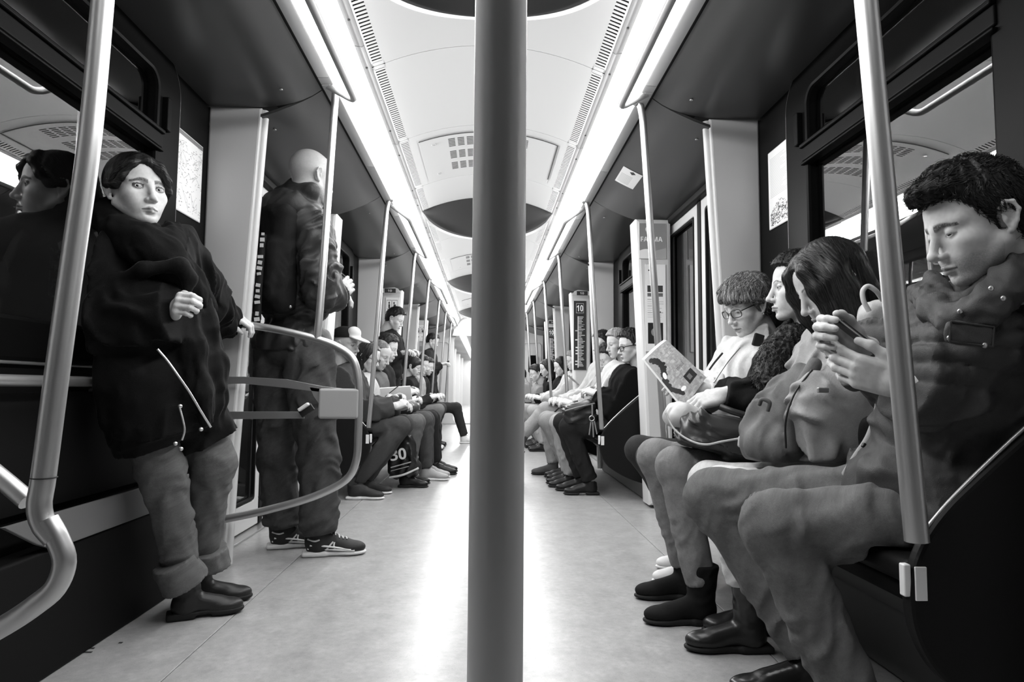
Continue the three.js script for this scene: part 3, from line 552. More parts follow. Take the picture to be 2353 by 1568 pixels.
// ---------- modelling of soft forms: distance fields joined smoothly and meshed on a grid ----------
class Field {
  constructor() { this.p = []; this.disp = null; this.dmax = 0; }
  add(o) { o.k = o.k ?? 0.02; this.p.push(o); return this; }
  // tapered limb between two joints; o: k, sub, flatA, flatB, fold (amplitude), freq, ring (quilt spacing)
  cap(a, b, ra, rb = ra, o = {}) {
    const dx = b.x - a.x, dy = b.y - a.y, dz = b.z - a.z, l2 = dx * dx + dy * dy + dz * dz + 1e-12, L = Math.sqrt(l2), q = { k: 0.02, ...o };
    const ax = a.x, ay = a.y, az = a.z, ux = dx / L, uy = dy / L, uz = dz / L;
    let e1 = Math.abs(uy) < 0.9 ? V(0, 1, 0) : V(1, 0, 0); e1.addScaledVector(V(ux, uy, uz), -e1.dot(V(ux, uy, uz))).normalize(); const e2 = V(ux, uy, uz).cross(e1);
    const fold = q.fold || 0, fr = q.freq || 20, off = q.seed ?? this.p.length * 3.7, ring = q.ring || 0, ringAmp = q.ringAmp || 0.008, sx = q.sq || 0; // sq flattens along e2
    q.d = (x, y, z) => {
      const px = x - ax, py = y - ay, pz = z - az, s = px * ux + py * uy + pz * uz, t = s < 0 ? 0 : s > L ? 1 : s / L;
      const qx = px - dx * t, qy = py - dy * t, qz = pz - dz * t;
      let d = Math.sqrt(qx * qx + qy * qy + qz * qz) - (ra + (rb - ra) * t);
      if (fold && d < 0.03 && d > -0.03) { const c1 = (qx * e1.x + qy * e1.y + qz * e1.z), c2 = (qx * e2.x + qy * e2.y + qz * e2.z), m = 1 / (Math.hypot(c1, c2) + 1e-4); const w = N3(s * 5 + off, c1 * 6, c2 * 6), f = N3(s * fr + off + 0.9 * c1 * m + 0.8 * w, c1 * m * 0.55 + 0.3 * w, c2 * m * 0.55 + off), g = N3(s * fr * 0.45 - off + c2 * m * 1.2, c1 * m * 0.8 + 5, c2 * m * 0.8); d -= fold * (0.85 * f + 0.35 * Math.abs(f) + 0.6 * g); }
      if (ring && d < 0.03) d -= ringAmp * (Math.sqrt(Math.abs(Math.sin(Math.PI * s / ring))) - 0.75);
      if (q.flatB) d = Math.max(d, s - L); if (q.flatA) d = Math.max(d, -s);
      return d;
    };
    const R = Math.max(ra, rb) + Math.abs(fold) * 2 + (ring ? 0.01 : 0);
    q.lo = [Math.min(a.x, b.x) - R, Math.min(a.y, b.y) - R, Math.min(a.z, b.z) - R]; q.hi = [Math.max(a.x, b.x) + R, Math.max(a.y, b.y) + R, Math.max(a.z, b.z) + R];
    return this.add(q);
  }
  chain(pts, rs, o = {}) { for (let i = 0; i < pts.length - 1; i++) this.cap(pts[i], pts[i + 1], rs[i], rs[i + 1], { ...o, flatA: o.flatA && i === 0, flatB: o.flatB && i === pts.length - 2 }); return this; }
  // ellipsoid; basis: [e0, e1, e2] unit vectors of its axes
  ell(c, r, o = {}) {
    const q = { k: 0.02, ...o }, B = q.basis || [V(1, 0, 0), V(0, 1, 0), V(0, 0, 1)], [b0, b1, b2] = B, [r0, r1, r2] = r, cx = c.x, cy = c.y, cz = c.z;
    const fold = q.fold || 0, fr = q.freq || 9, off = q.seed ?? this.p.length * 5.1, fs = q.fdir || [1, 0.35, 1];
    q.d = (x, y, z) => {
      const px = x - cx, py = y - cy, pz = z - cz, a = (px * b0.x + py * b0.y + pz * b0.z) / r0, b = (px * b1.x + py * b1.y + pz * b1.z) / r1, e = (px * b2.x + py * b2.y + pz * b2.z) / r2;
      const k0 = Math.sqrt(a * a + b * b + e * e), g0 = a / r0, g1 = b / r1, g2 = e / r2, k1 = Math.sqrt(g0 * g0 + g1 * g1 + g2 * g2);
      let d = k0 < 1e-6 ? -Math.min(r0, r1, r2) : k0 * (k0 - 1) / k1;
      if (fold && d < 0.03 && d > -0.03) { const X = a * r0, Y = b * r1, Z = e * r2, w = N3(X * 4 + off, Y * 4, Z * 4), f = N3(X * fr * fs[0] + off + w, (Y + 0.4 * Z) * fr * fs[1] + w, Z * fr * fs[2] - off); d -= fold * (0.9 * f + 0.35 * Math.abs(f)); }
      return d;
    };
    const h = [0, 1, 2].map((i) => { const g = (v) => [v.x, v.y, v.z][i]; return Math.hypot(g(b0) * r0, g(b1) * r1, g(b2) * r2) + Math.abs(fold) * 2; });
    q.lo = [cx - h[0], cy - h[1], cz - h[2]]; q.hi = [cx + h[0], cy + h[1], cz + h[2]];
    return this.add(q);
  }
  box(c, h, r, o = {}) {
    const q = { k: 0.01, ...o }, [b0, b1, b2] = q.basis || [V(1, 0, 0), V(0, 1, 0), V(0, 0, 1)], cx = c.x, cy = c.y, cz = c.z;
    const fold = q.fold || 0, fr = q.freq || 12, off = q.seed ?? this.p.length * 5.1, fs = q.fdir || [1, 0.4, 1];
    q.d = (x, y, z) => {
      const px = x - cx, py = y - cy, pz = z - cz, A = px * b0.x + py * b0.y + pz * b0.z, B = px * b1.x + py * b1.y + pz * b1.z, E = px * b2.x + py * b2.y + pz * b2.z, a = Math.abs(A) - h[0] + r, b = Math.abs(B) - h[1] + r, e = Math.abs(E) - h[2] + r;
      const ma = a > 0 ? a : 0, mb = b > 0 ? b : 0, me = e > 0 ? e : 0;
      let d = Math.sqrt(ma * ma + mb * mb + me * me) + Math.min(Math.max(a, b, e), 0) - r;
      if (fold && d < 0.03 && d > -0.03) { const w = N3(A * 4 + off, B * 4, E * 4), f = N3(A * fr * fs[0] + off + w, (B + 0.4 * E) * fr * fs[1] + w, E * fr * fs[2] - off); d -= fold * (0.9 * f + 0.35 * Math.abs(f)); }
      return d;
    };
    const e = [0, 1, 2].map((i) => { const g = (v) => [v.x, v.y, v.z][i]; return Math.abs(g(b0)) * h[0] + Math.abs(g(b1)) * h[1] + Math.abs(g(b2)) * h[2] + Math.abs(fold) * 2; });
    q.lo = [cx - e[0], cy - e[1], cz - e[2]]; q.hi = [cx + e[0], cy + e[1], cz + e[2]];
    return this.add(q);
  }
  // everything beyond a plane is cut away
  cut(point, normal, k = 0.004) { const n = normal.clone().normalize(), c = n.dot(point); return this.add({ sub: true, k, plane: true, lo: [1e9, 1e9, 1e9], hi: [-1e9, -1e9, -1e9], d: (x, y, z) => -(n.x * x + n.y * y + n.z * z - c) }); }
  eval(x, y, z, list = this.p) {
    let d = 1e3;
    for (let i = 0; i < list.length; i++) {
      const q = list[i], e = q.d(x, y, z), k = q.k;
      if (!q.sub) { if (k > 0) { const h = k - Math.abs(d - e); d = Math.min(d, e) - (h > 0 ? h * h / (4 * k) : 0); } else d = Math.min(d, e); }
      else { const m = -e; if (k > 0) { const h = k - Math.abs(d - m); d = Math.max(d, m) + (h > 0 ? h * h / (4 * k) : 0); } else d = Math.max(d, m); }
    }
    return this.disp ? d - this.disp(x, y, z, d) : d;
  }
  grad(p, e = 0.002) { return V(this.eval(p.x + e, p.y, p.z) - this.eval(p.x - e, p.y, p.z), this.eval(p.x, p.y + e, p.z) - this.eval(p.x, p.y - e, p.z), this.eval(p.x, p.y, p.z + e) - this.eval(p.x, p.y, p.z - e)).normalize(); }
  mesh(cell, color = null) {
    const lo = [1e9, 1e9, 1e9], hi = [-1e9, -1e9, -1e9], pad = cell * 2.5 + this.dmax;
    for (const q of this.p) if (!q.sub) for (let i = 0; i < 3; i++) { lo[i] = Math.min(lo[i], q.lo[i]); hi[i] = Math.max(hi[i], q.hi[i]); }
    for (let i = 0; i < 3; i++) { lo[i] -= pad; hi[i] += pad; }
    const B = 8, nb = [0, 1, 2].map((i) => Math.ceil((hi[i] - lo[i]) / cell / B)), n = nb.map((v) => v * B), val = new Float32Array(n[0] * n[1] * n[2]), sx = 1, sy = n[0], sz = n[0] * n[1];
    const R = cell * B * 0.5 * 1.7321, marg = R * 1.3 + this.dmax + 0.006, ds = new Float64Array(this.p.length);
    for (let bz = 0; bz < nb[2]; bz++) for (let by = 0; by < nb[1]; by++) for (let bxx = 0; bxx < nb[0]; bxx++) {
      const cx = lo[0] + (bxx + 0.5) * B * cell, cy = lo[1] + (by + 0.5) * B * cell, cz = lo[2] + (bz + 0.5) * B * cell;
      let best = 1e3; for (let i = 0; i < this.p.length; i++) { ds[i] = this.p[i].d(cx, cy, cz); if (!this.p[i].sub && ds[i] < best) best = ds[i]; }
      const i0 = bxx * B, j0 = by * B, k0 = bz * B;
      let skip = best > marg + 0.03 ? 1 : 0;
      if (!skip) { const D = this.eval(cx, cy, cz); if (Math.abs(D) > marg + 0.02) skip = D > 0 ? 1 : -1; }
      if (skip) { for (let k = 0; k < B; k++) for (let j = 0; j < B; j++) val.fill(skip, (k0 + k) * sz + (j0 + j) * sy + i0, (k0 + k) * sz + (j0 + j) * sy + i0 + B); continue; }
      const list = this.p.filter((q, i) => ds[i] < marg + q.k + 0.02);
      for (let k = 0; k < B; k++) for (let j = 0; j < B; j++) for (let i = 0; i < B; i++) val[(k0 + k) * sz + (j0 + j) * sy + i0 + i] = this.eval(lo[0] + (i0 + i) * cell, lo[1] + (j0 + j) * cell, lo[2] + (k0 + k) * cell, list);
    }
    const vid = new Int32Array(val.length).fill(-1), pos = [], idx = [];
    for (let k = 0; k < n[2] - 1; k++) for (let j = 0; j < n[1] - 1; j++) for (let i = 0; i < n[0] - 1; i++) {
      const o = k * sz + j * sy + i; let mask = 0;
      const c = [val[o], val[o + 1], val[o + sy], val[o + sy + 1], val[o + sz], val[o + sz + 1], val[o + sz + sy], val[o + sz + sy + 1]];
      for (let q = 0; q < 8; q++) if (c[q] < 0) mask |= 1 << q;
      if (mask === 0 || mask === 255) continue;
      let x = 0, y = 0, z = 0, m = 0;
      for (let e = 0; e < 12; e++) { const [a, b] = EDGES[e], va = c[a], vb = c[b]; if ((va < 0) === (vb < 0)) continue; const t = va / (va - vb); x += lerp(a & 1, b & 1, t); y += lerp((a >> 1) & 1, (b >> 1) & 1, t); z += lerp(a >> 2, b >> 2, t); m++; }
      vid[o] = pos.length / 3; pos.push(lo[0] + (i + x / m) * cell, lo[1] + (j + y / m) * cell, lo[2] + (k + z / m) * cell);
    }
    const quad = (a, b, c, d, f) => { if (a < 0 || b < 0 || c < 0 || d < 0) return; f ? idx.push(a, c, b, a, d, c) : idx.push(a, b, c, a, c, d); };
    for (let k = 1; k < n[2] - 1; k++) for (let j = 1; j < n[1] - 1; j++) for (let i = 1; i < n[0] - 1; i++) {
      const o = k * sz + j * sy + i, s = val[o] < 0;
      if (s !== val[o + 1] < 0) quad(vid[o], vid[o - sy], vid[o - sy - sz], vid[o - sz], s);
      if (s !== val[o + sy] < 0) quad(vid[o], vid[o - sz], vid[o - sz - sx], vid[o - sx], s);
      if (s !== val[o + sz] < 0) quad(vid[o], vid[o - sx], vid[o - sx - sy], vid[o - sy], s);
    }
    const g = new THREE.BufferGeometry(); g.setAttribute('position', new THREE.Float32BufferAttribute(pos, 3)); g.setIndex(idx); g.computeVertexNormals();
    if (color) { const col = new Float32Array(pos.length); for (let i = 0; i < pos.length; i += 3) { const v = color(pos[i], pos[i + 1], pos[i + 2]); col[i] = col[i + 1] = col[i + 2] = v; } g.setAttribute('color', new THREE.BufferAttribute(col, 3)); }
    return g;
  }
}
const EDGES = [[0, 1], [2, 3], [4, 5], [6, 7], [0, 2], [1, 3], [4, 6], [5, 7], [0, 4], [1, 5], [2, 6], [3, 7]];
function withUV(g, s = 6) {              // cloth grain: metres mapped along two slanted axes
  const p = g.attributes.position, uv = new Float32Array(p.count * 2);
  for (let i = 0; i < p.count; i++) { uv[i * 2] = (p.getX(i) * 0.8 + p.getZ(i) * 0.6) * s; uv[i * 2 + 1] = (p.getY(i) + 0.45 * (p.getZ(i) * 0.8 - p.getX(i) * 0.6)) * s; }
  g.setAttribute('uv', new THREE.BufferAttribute(uv, 2)); return g;
}
function mergeColored(list) {
  const l = list.map((g) => { const h = g.index ? g : mergeVertices(g); const q = new THREE.BufferGeometry(); q.setAttribute('position', h.attributes.position); q.setAttribute('normal', h.attributes.normal); q.setAttribute('color', h.attributes.color || new THREE.BufferAttribute(new Float32Array(h.attributes.position.count * 3).fill(1), 3)); q.setIndex(h.index); return q; });
  return mergeGeometries(l);
}
// ---- frames ----
function frame(f, u) { const F = f.clone().normalize(), S = u.clone().cross(F).normalize(), U = F.clone().cross(S); return { f: F, u: U, s: S }; }   // forward, up, own left
const basisOf = (fr) => [fr.f, fr.u, fr.s];
function place(fr, c, scale = 1) { return new THREE.Matrix4().makeBasis(fr.f, fr.u, fr.s).scale(V(scale, scale, scale)).setPosition(c); }
function ik(a, b, l1, l2, pole) {        // joint between a and b on the side of pole
  const d = b.clone().sub(a), D = Math.min(d.length(), (l1 + l2) * 0.999); d.normalize();
  const x = (l1 * l1 - l2 * l2 + D * D) / (2 * D), h = Math.sqrt(Math.max(0, l1 * l1 - x * x)), p = pole.clone().addScaledVector(d, -pole.dot(d)).normalize();
  return a.clone().addScaledVector(d, x).addScaledVector(p, h);
}
// ---------- head: forward x, up y, own left z; origin between the eyes' height and the ear axis ----------
function headField(o = {}) {
  const F = new Field(), w = o.width ?? 1, j = o.jaw ?? 1, fem = o.female ? 1 : 0, open = o.eyes ?? 0.0042, nose = o.nose ?? 1;
  const pt = (x, y, z) => V(x, y, z * w);
  F.ell(pt(-0.01, 0.028, 0), [0.094, 0.087, 0.075 * w], { k: 0 });
  F.ell(pt(0.036, 0.036, 0), [0.052, 0.06, 0.06 * w], { k: 0.02 });
  F.ell(pt(0.044, -0.03, 0), [0.044, 0.07, 0.055 * w], { k: 0.025 });
  for (const s of [-1, 1]) {
    F.cap(pt(0.004, -0.05, s * 0.054 * j), pt(0.06, -0.097, s * 0.02 * j), 0.017, 0.014, { k: 0.028 });
    F.ell(pt(0.056, -0.026, s * 0.044), [0.024, 0.018, 0.019], { k: 0.024 });
    F.ell(pt(0.06, -0.052, s * 0.03), [0.022, 0.022, 0.018], { k: 0.02 });
  }
  F.ell(pt(0.066, -0.066, 0), [0.028, 0.032, 0.033], { k: 0.02 });
  F.ell(pt(0.074, -0.1, 0), [0.0165, 0.0145, 0.02 * j], { k: 0.018 });
  for (const s of [-1, 1]) F.cap(pt(0.082, 0.0175, s * 0.012), pt(0.064, 0.0195, s * 0.049), fem ? 0.0075 : 0.0095, fem ? 0.007 : 0.009, { k: 0.016 });
  for (const s of [-1, 1]) F.ell(pt(0.097, 0.0005, s * 0.033), [0.0175, 0.0115, 0.0195], { sub: true, k: 0.013 });
  F.cap(pt(0.0875, 0.011, 0), pt(0.1075 + 0.002 * nose, -0.033, 0), 0.0072, 0.0092, { k: 0.011 });
  F.ell(pt(0.1075 + 0.003 * nose, -0.037, 0), [0.0112, 0.0098, 0.0112], { k: 0.006 });
  for (const s of [-1, 1]) {
    F.ell(pt(0.0985, -0.0415, s * 0.0125), [0.0098, 0.0075, 0.0066], { k: 0.005 });
    F.ell(pt(0.105, -0.0475, s * 0.0064), [0.0052, 0.0034, 0.0032], { sub: true, k: 0.002 });
    F.ell(pt(0.0735, 0.0005, s * 0.0315), [0.0138, 0.0138, 0.0142], { k: 0.004 });                       // lids over the eyeball
    F.cap(pt(0.078, 0.0095, s * 0.021), pt(0.073, 0.0095, s * 0.043), 0.0045, 0.004, { k: 0.005 });
    if (open > 0.0006) F.ell(pt(0.0885, o.lidDrop ?? -0.0005, s * 0.0318), [0.0075, open, 0.0125], { sub: true, k: 0.0015 });
  }
  const sm = o.smile ?? 0;
  for (const s of [-1, 1]) {
    F.cap(pt(0.0985, -0.066, s * 0.004), pt(0.085, -0.0712 + sm, s * 0.023), 0.0054, 0.002, { k: 0.004 });
    F.cap(pt(0.0972, -0.0772, 0), pt(0.085, -0.0725 + sm, s * 0.021), 0.0064, 0.002, { k: 0.004 });
    F.cap(pt(0.1065, -0.0716, 0), pt(0.0885, -0.0722 + sm, s * 0.0245), 0.0016, 0.0014, { sub: true, k: 0.002 });
  }
  F.ell(pt(0.093, -0.088, 0), [0.007, 0.004, 0.014], { sub: true, k: 0.008 });
  for (const s of [-1, 1]) if (o.ears !== false) {
    const eb = frame(V(1, 0.0, s * 0.35), V(-0.22, 1, 0));
    F.ell(pt(-0.01, -0.008, s * 0.0755), [0.0175, 0.031, 0.0075], { basis: basisOf(eb), k: 0.006 });
    F.ell(pt(-0.002, -0.008, s * 0.0835), [0.0095, 0.019, 0.006], { basis: basisOf(eb), sub: true, k: 0.004 });
    F.chain([pt(0.006, 0.012, s * 0.079), pt(-0.004, 0.022, s * 0.083), pt(-0.019, 0.016, s * 0.0855), pt(-0.0245, -0.002, s * 0.085), pt(-0.016, -0.022, s * 0.081), pt(-0.003, -0.036, s * 0.076)], [0.0035, 0.0036, 0.0038, 0.0036, 0.0034, 0.006], { k: 0.004 });
    F.ell(pt(0.0015, -0.012, s * 0.0785), [0.0045, 0.008, 0.0045], { k: 0.003 });
  }
  const nr = (o.neck ?? (fem ? 0.047 : 0.055));
  F.cap(pt(-0.022, -0.055, 0), pt(-0.04, -0.165, 0), nr, nr * 1.06, { k: 0.025 });
  F.cap(pt(0.0, -0.085, 0), pt(-0.012, -0.15, 0), nr * 0.62, nr * 0.7, { k: 0.03 });
  return F;
}
function headColor(o) {
  const sk = o.skin ?? 0.5, hair = o.browTone ?? 0.03, lip = (o.lip ?? 0.62) * sk, st = o.stubble ?? 0, w = o.width ?? 1, brow = o.brow ?? 1;
  return (x, y, z) => {
    const a = Math.abs(z) / w; let c = sk * (1 + 0.06 * N3(x * 90, y * 90, z * 90) + 0.04 * N3(x * 25, y * 25, z * 25));
    if (x > 0.082 && a < 0.024) { const d = Math.abs(y + 0.0717 + (a * a) * 1.5) - (0.0085 - a * 0.25); if (d < 0) c = lerp(c, lip, clamp(-d * 600)); if (Math.abs(y + 0.0718) < 0.0016 && a < 0.023) c = lip * 0.45; }  // crease shade between the lips is painted into the lip colour
    if (st && x > 0.015 && y < -0.045 && (a > 0.022 || y < -0.085 || y > -0.062)) c *= 1 - st * sstep(-0.045, -0.06, y) * (0.75 + 0.5 * N3(x * 300, y * 300, z * 300));
    if (x > 0.05 && brow > 0) { const t = (a - 0.012) / 0.042, by = (o.browY ?? 0.0205) + (o.browArch ?? 0.0054) * Math.sin(clamp(t * 1.25) * Math.PI) - 0.004 * t * t, th = 0.0038 * brow * (1 - 0.55 * clamp(t)); if (t > -0.05 && t < 1) { const e = 1 - Math.abs(y - by) / th; if (e > 0) c = lerp(c, hair, clamp(e * 2.2) * (0.75 + 0.25 * N3(x * 500, y * 500, z * 500))); } }
    if (x > 0.06 && a > 0.017 && a < 0.047) { const r = Math.hypot((a - 0.0318) / 0.0138, (y - (o.lidDrop ?? 0)) / ((o.eyes ?? 0.0042) + 0.0022)); const li = o.liner ?? 0; if (r > 0.72 && r < 1.15 + (y > 0 ? li : li * 0.4)) c *= y > -0.001 ? 0.28 - 0.12 * Math.min(1, li * 4) : 0.62 - 0.3 * Math.min(1, li * 3); }
    return c;
  };
}
const headCache = new Map();
function headGeo(o, cell) {
  const key = JSON.stringify([o, cell]);
  if (!headCache.has(key)) headCache.set(key, headField(o).mesh(cell, headColor(o)));
  return headCache.get(key).clone();
}
// ---------- hand: fingers +x, back of the hand +y, thumb side +z ----------
function handField(o = {}) {
  const F = new Field(), curl = o.curl ?? [0.5, 0.55, 0.6, 0.65], spread = o.spread ?? 0.06, k = 0.006, fat = o.fat ?? 1;
  F.box(V(0.05, -0.002, -0.001), [0.044, 0.0135, 0.037], 0.013, { k: 0 });
  F.ell(V(0.03, -0.009, 0.022), [0.028, 0.015, 0.017], { k: 0.012 });
  F.ell(V(0.04, -0.009, -0.024), [0.035, 0.012, 0.014], { k: 0.012 });
  F.cap(V(-0.03, 0, 0), V(0.015, 0, 0), 0.0245, 0.025, { k: 0.018 });
  const base = [[0.09, 0.001, 0.028], [0.094, 0.002, 0.0095], [0.0915, 0.0015, -0.009], [0.084, 0, -0.0265]], len = [[0.043, 0.026, 0.021], [0.047, 0.03, 0.022], [0.043, 0.028, 0.021], [0.034, 0.021, 0.018]], rad = [0.0092, 0.0094, 0.009, 0.0079];
  const tips = [];
  for (let i = 0; i < 4; i++) {
    const cu = curl[i], pts = [V(...base[i])]; let ang = 0; const yaw = (1.5 - i) * spread + (o.yaw?.[i] ?? 0), bends = [cu * 1.25, cu * 1.55, cu * 0.95];
    for (let j = 0; j < 3; j++) { ang += bends[j]; const l = len[i][j], p = pts[j]; pts.push(V(p.x + Math.cos(ang) * Math.cos(yaw) * l, p.y - Math.sin(ang) * l, p.z + Math.cos(ang) * Math.sin(yaw) * l)); }
    F.cap(V(0.055, 0, base[i][2] * 0.8), pts[0], 0.0105, rad[i] * 1.12, { k: 0.01 });
    const r = rad[i] * fat; F.chain(pts, [r * 1.08, r, r * 0.92, r * 0.82], { k: 0.0035 });
    for (const q of [0, 1]) F.ell(pts[q], [r * 1.12, r * 1.12, r * 1.08], { k: 0.003 });
    tips.push(pts);
  }
  const tc = o.thumb ?? 0.3, ty = o.thumbUp ?? 0, tp = [V(0.018, -0.008, 0.026), V(0.048, -0.014 + ty * 0.4, 0.046), V(0.078 - tc * 0.004, -0.022 - tc * 0.014 + ty, 0.056 - tc * 0.018), V(0.101 - tc * 0.012, -0.03 - tc * 0.03 + ty, 0.056 - tc * 0.03)];
  F.chain(tp, [0.0145, 0.0118, 0.0102, 0.0088], { k: 0.007 });
  // nails
  F.tips = tips;
  return F;
}
const handCache = new Map();
function handGeo(o, cell, skin) {
  const key = JSON.stringify([o, cell, skin]);
  if (!handCache.has(key)) handCache.set(key, handField(o).mesh(cell, (x, y, z) => skin * (1 + 0.05 * N3(x * 120, y * 120, z * 120) - 0.1 * clamp(N3(x * 60, y * 60, z * 60)))));
  return handCache.get(key).clone();
}
// a hand at a wrist: dir fingers, back = direction of the back of the hand, left or right
function putHand(o, wrist, dir, back, left, skin, cell = 0.003, scale = 1) {
  const x = dir.clone().normalize(), y = back.clone().addScaledVector(x, -back.dot(x)).normalize(); let z = x.clone().cross(y);
  // local frame is a right hand? fingers x, back y: thumb of a left hand lies on x cross y for fingers forward, back up -> own right side
  const g = handGeo(o, cell, skin), thumb = left ? z : z.clone().negate(), m = new THREE.Matrix4().makeBasis(x, y, thumb).scale(V(scale, scale, scale)).setPosition(wrist);
  g.applyMatrix4(m); if (!left) flip(g); g.computeVertexNormals(); return g;
}
// ---------- people ----------
const clothTex = noiseTex(256, (u, v) => 0.5 + 0.22 * torus(u, v, 26) + 0.25 * torus(u, v, 55, 4));
const clothTone = noiseTex(512, (u, v) => 0.93 + 0.03 * torus(u, v, 4) + 0.025 * torus(u, v, 13, 2) + 0.04 * torus(u, v, 90, 7), false);
const denimTone = noiseTex(512, (u, v) => 0.82 + 0.05 * torus(u, v, 3, 1) + 0.035 * torus(u, v, 9, 5) + 0.07 * torus(u, v, 90, 7), false);
clothTone.repeat.set(0.35, 0.35); denimTone.repeat.set(0.4, 0.4);
const cloth = (a, rough = 0.85, o = {}) => new THREE.MeshPhysicalMaterial({ color: G(a), map: clothTone, roughness: rough, bumpMap: clothTex, bumpScale: 0.0012, specularIntensity: 0.25, side: THREE.DoubleSide, ...o });
const skinMat = new THREE.MeshPhysicalMaterial({ color: 0xffffff, vertexColors: true, roughness: 0.5, specularIntensity: 0.45 });
const hairMat = new THREE.MeshPhysicalMaterial({ color: 0xffffff, vertexColors: true, roughness: 0.42, specularIntensity: 0.5, side: THREE.DoubleSide });
const eyeMat = new THREE.MeshPhysicalMaterial({ color: 0xffffff, vertexColors: true, roughness: 0.12, specularIntensity: 0.6 });
const rubber = mat(0.02, 0.6, { specularIntensity: 0.3 }), whiteRubber = mat(0.7, 0.5), shoeBlack = mat(0.012, 0.42, { specularIntensity: 0.5 }), rimMat = mat(0.01, 0.25);
const lensMat = new THREE.MeshPhysicalMaterial({ color: 0xffffff, transmission: 1, thickness: 0, roughness: 0, ior: 1.45, side: THREE.DoubleSide });

function eyeGeo(side, gaze, head) {        // eyeball with iris, in head coordinates
  const w = head.width ?? 1, c = V(0.0735, 0.0005, side * 0.0315 * w), g = mergeVertices(new THREE.SphereGeometry(0.0126, 28, 20).deleteAttribute('uv')), p = g.attributes.position, col = new Float32Array(p.count * 3), d = gaze.clone().normalize();
  for (let i = 0; i < p.count; i++) { const v = V(p.getX(i), p.getY(i), p.getZ(i)).normalize(), a = Math.acos(clamp(v.dot(d), -1, 1)); const t = a < 0.2 ? 0.003 : a < 0.47 ? 0.018 : 0.42; col.set([t, t, t], i * 3); }
  g.setAttribute('color', new THREE.BufferAttribute(col, 3)); return g.translate(c.x, c.y, c.z);
}
function toHead(g, head, sc) { g.applyMatrix4(place(head.fr, head.c, sc)); flip(g); g.computeVertexNormals(); return g; }
// thin tapered fibres lying on a hair field; flow(p) gives their direction in head coordinates
function fibres(F, base, count, len, flow, o = {}) {
  const p = base.attributes.position, pos = [], col = [], idx = [], steps = o.steps ?? 7, rad = o.rad ?? 0.0007, tone = o.tone ?? [0.01, 0.05], lift = o.lift ?? 0.002;
  for (let n = 0; n < count; n++) {
    const i = Math.floor(rnd() * p.count), c = V(p.getX(i), p.getY(i), p.getZ(i)), L = len * (0.6 + 0.7 * rnd()), st = L / steps, t0 = lerp(tone[0], tone[1], Math.pow(rnd(), 1.6)), li = lift * (0.2 + rnd());
    if (o.keep && !o.keep(c)) continue;
    const pts = []; const wig = (rnd() - 0.5) * (o.wiggle ?? 0.3), w2 = (rnd() - 0.5) * (o.wiggle ?? 0.3);
    for (let s = 0; s <= steps; s++) {
      pts.push(c.clone()); const d = flow(c, s / steps, n); d.x += wig * 0.6; d.z += w2 * 0.6; d.normalize(); c.addScaledVector(d, st);
      const e = F.eval(c.x, c.y, c.z), want = li * (o.out ? 0.3 + 1.6 * s / steps : 1); if (Math.abs(e - want) > 0.0004 && !(o.free && s > steps * o.free)) c.addScaledVector(F.grad(c), want - e);
    }
    const b = pos.length / 3;
    for (let s = 0; s <= steps; s++) {
      const t = pts[Math.min(s + 1, steps)].clone().sub(pts[Math.max(0, s - 1)]).normalize(), nn = F.grad(pts[s], 0.003), a = t.clone().cross(nn).normalize(), r = rad * 1.25 * (s === steps ? 0.15 : 1 - 0.5 * s / steps);   // a narrow ribbon lying on the hair below
      pos.push(pts[s].x - a.x * r, pts[s].y - a.y * r, pts[s].z - a.z * r, pts[s].x + a.x * r, pts[s].y + a.y * r, pts[s].z + a.z * r); col.push(t0, t0, t0, t0, t0, t0);
    }
    for (let s = 0; s < steps; s++) { const a = b + s * 2; idx.push(a, a + 1, a + 2, a + 1, a + 3, a + 2); }
  }
  const g = new THREE.BufferGeometry(); g.setAttribute('position', new THREE.Float32BufferAttribute(pos, 3)); g.setAttribute('color', new THREE.Float32BufferAttribute(col, 3)); g.setIndex(idx); g.computeVertexNormals(); return g;
}
// scalp field with hair of a given thickness; style: short, long, bob, bun
function hairField(o) {
  const F = new Field(), h = o.thick ?? 0.01, w = o.width ?? 1, top = o.top ?? h;
  F.ell(V(-0.012, 0.03, 0), [0.094 + h, 0.088 + h, (0.0765 + h * (o.style === 'short' ? 0.45 : 0.8)) * w], { k: 0 });
  if (top !== h) F.ell(V(0.012, 0.052, 0), [0.074 + top * 0.7, 0.064 + top, 0.058 + top * 0.4], { k: 0.02 });
  if (o.style === 'short') F.ell(V(-0.05, -0.02, 0), [0.047, 0.06, 0.06 * w], { k: 0.02 });
  if (o.extra) o.extra(F);
  const line = o.line ?? [0.068, 0.08];
  // the face side is cut along the hairline
  F.add({ sub: true, k: o.soft ?? 0.006, lo: [1e9, 1e9, 1e9], hi: [-1e9, -1e9, -1e9], d: (x, y, z) => { const a = Math.abs(z) / w; const dy = line[1] - y, hl = line[0] - (dy > 0 ? dy * (o.slope ?? 0.62) : dy * 2.5) - a * a * (o.round ?? 2.2) + (o.ragged ?? 0.004) * N3(y * 120, z * 120, 3); return (hl - x) * (dy > 0 ? 0.85 : 0.37); } });
  if (o.style !== 'long') for (const s of [-1, 1]) F.ell(V(-0.006, -0.022, s * 0.088), [0.026, 0.036, 0.03], { sub: true, k: 0.004 });
  if (o.style === 'short') F.cut(V(-0.05, -0.07, 0), V(0.15, -1, 0), 0.006);
  if (o.after) o.after(F);
  const am = o.amp ?? 0.0022; F.dmax = am * 1.6;
  F.disp = (x, y, z, d) => { if (d > 0.02 || d < -0.02) return 0; const th = Math.atan2(z, x + 0.02), r = Math.hypot(x + 0.02, z); return am * (N3(th * (o.fr ?? 9), r * 20 + y * 6, 3) + 0.6 * N3(th * 22, y * 16 + r * 25, 8)); };
  return F;
}
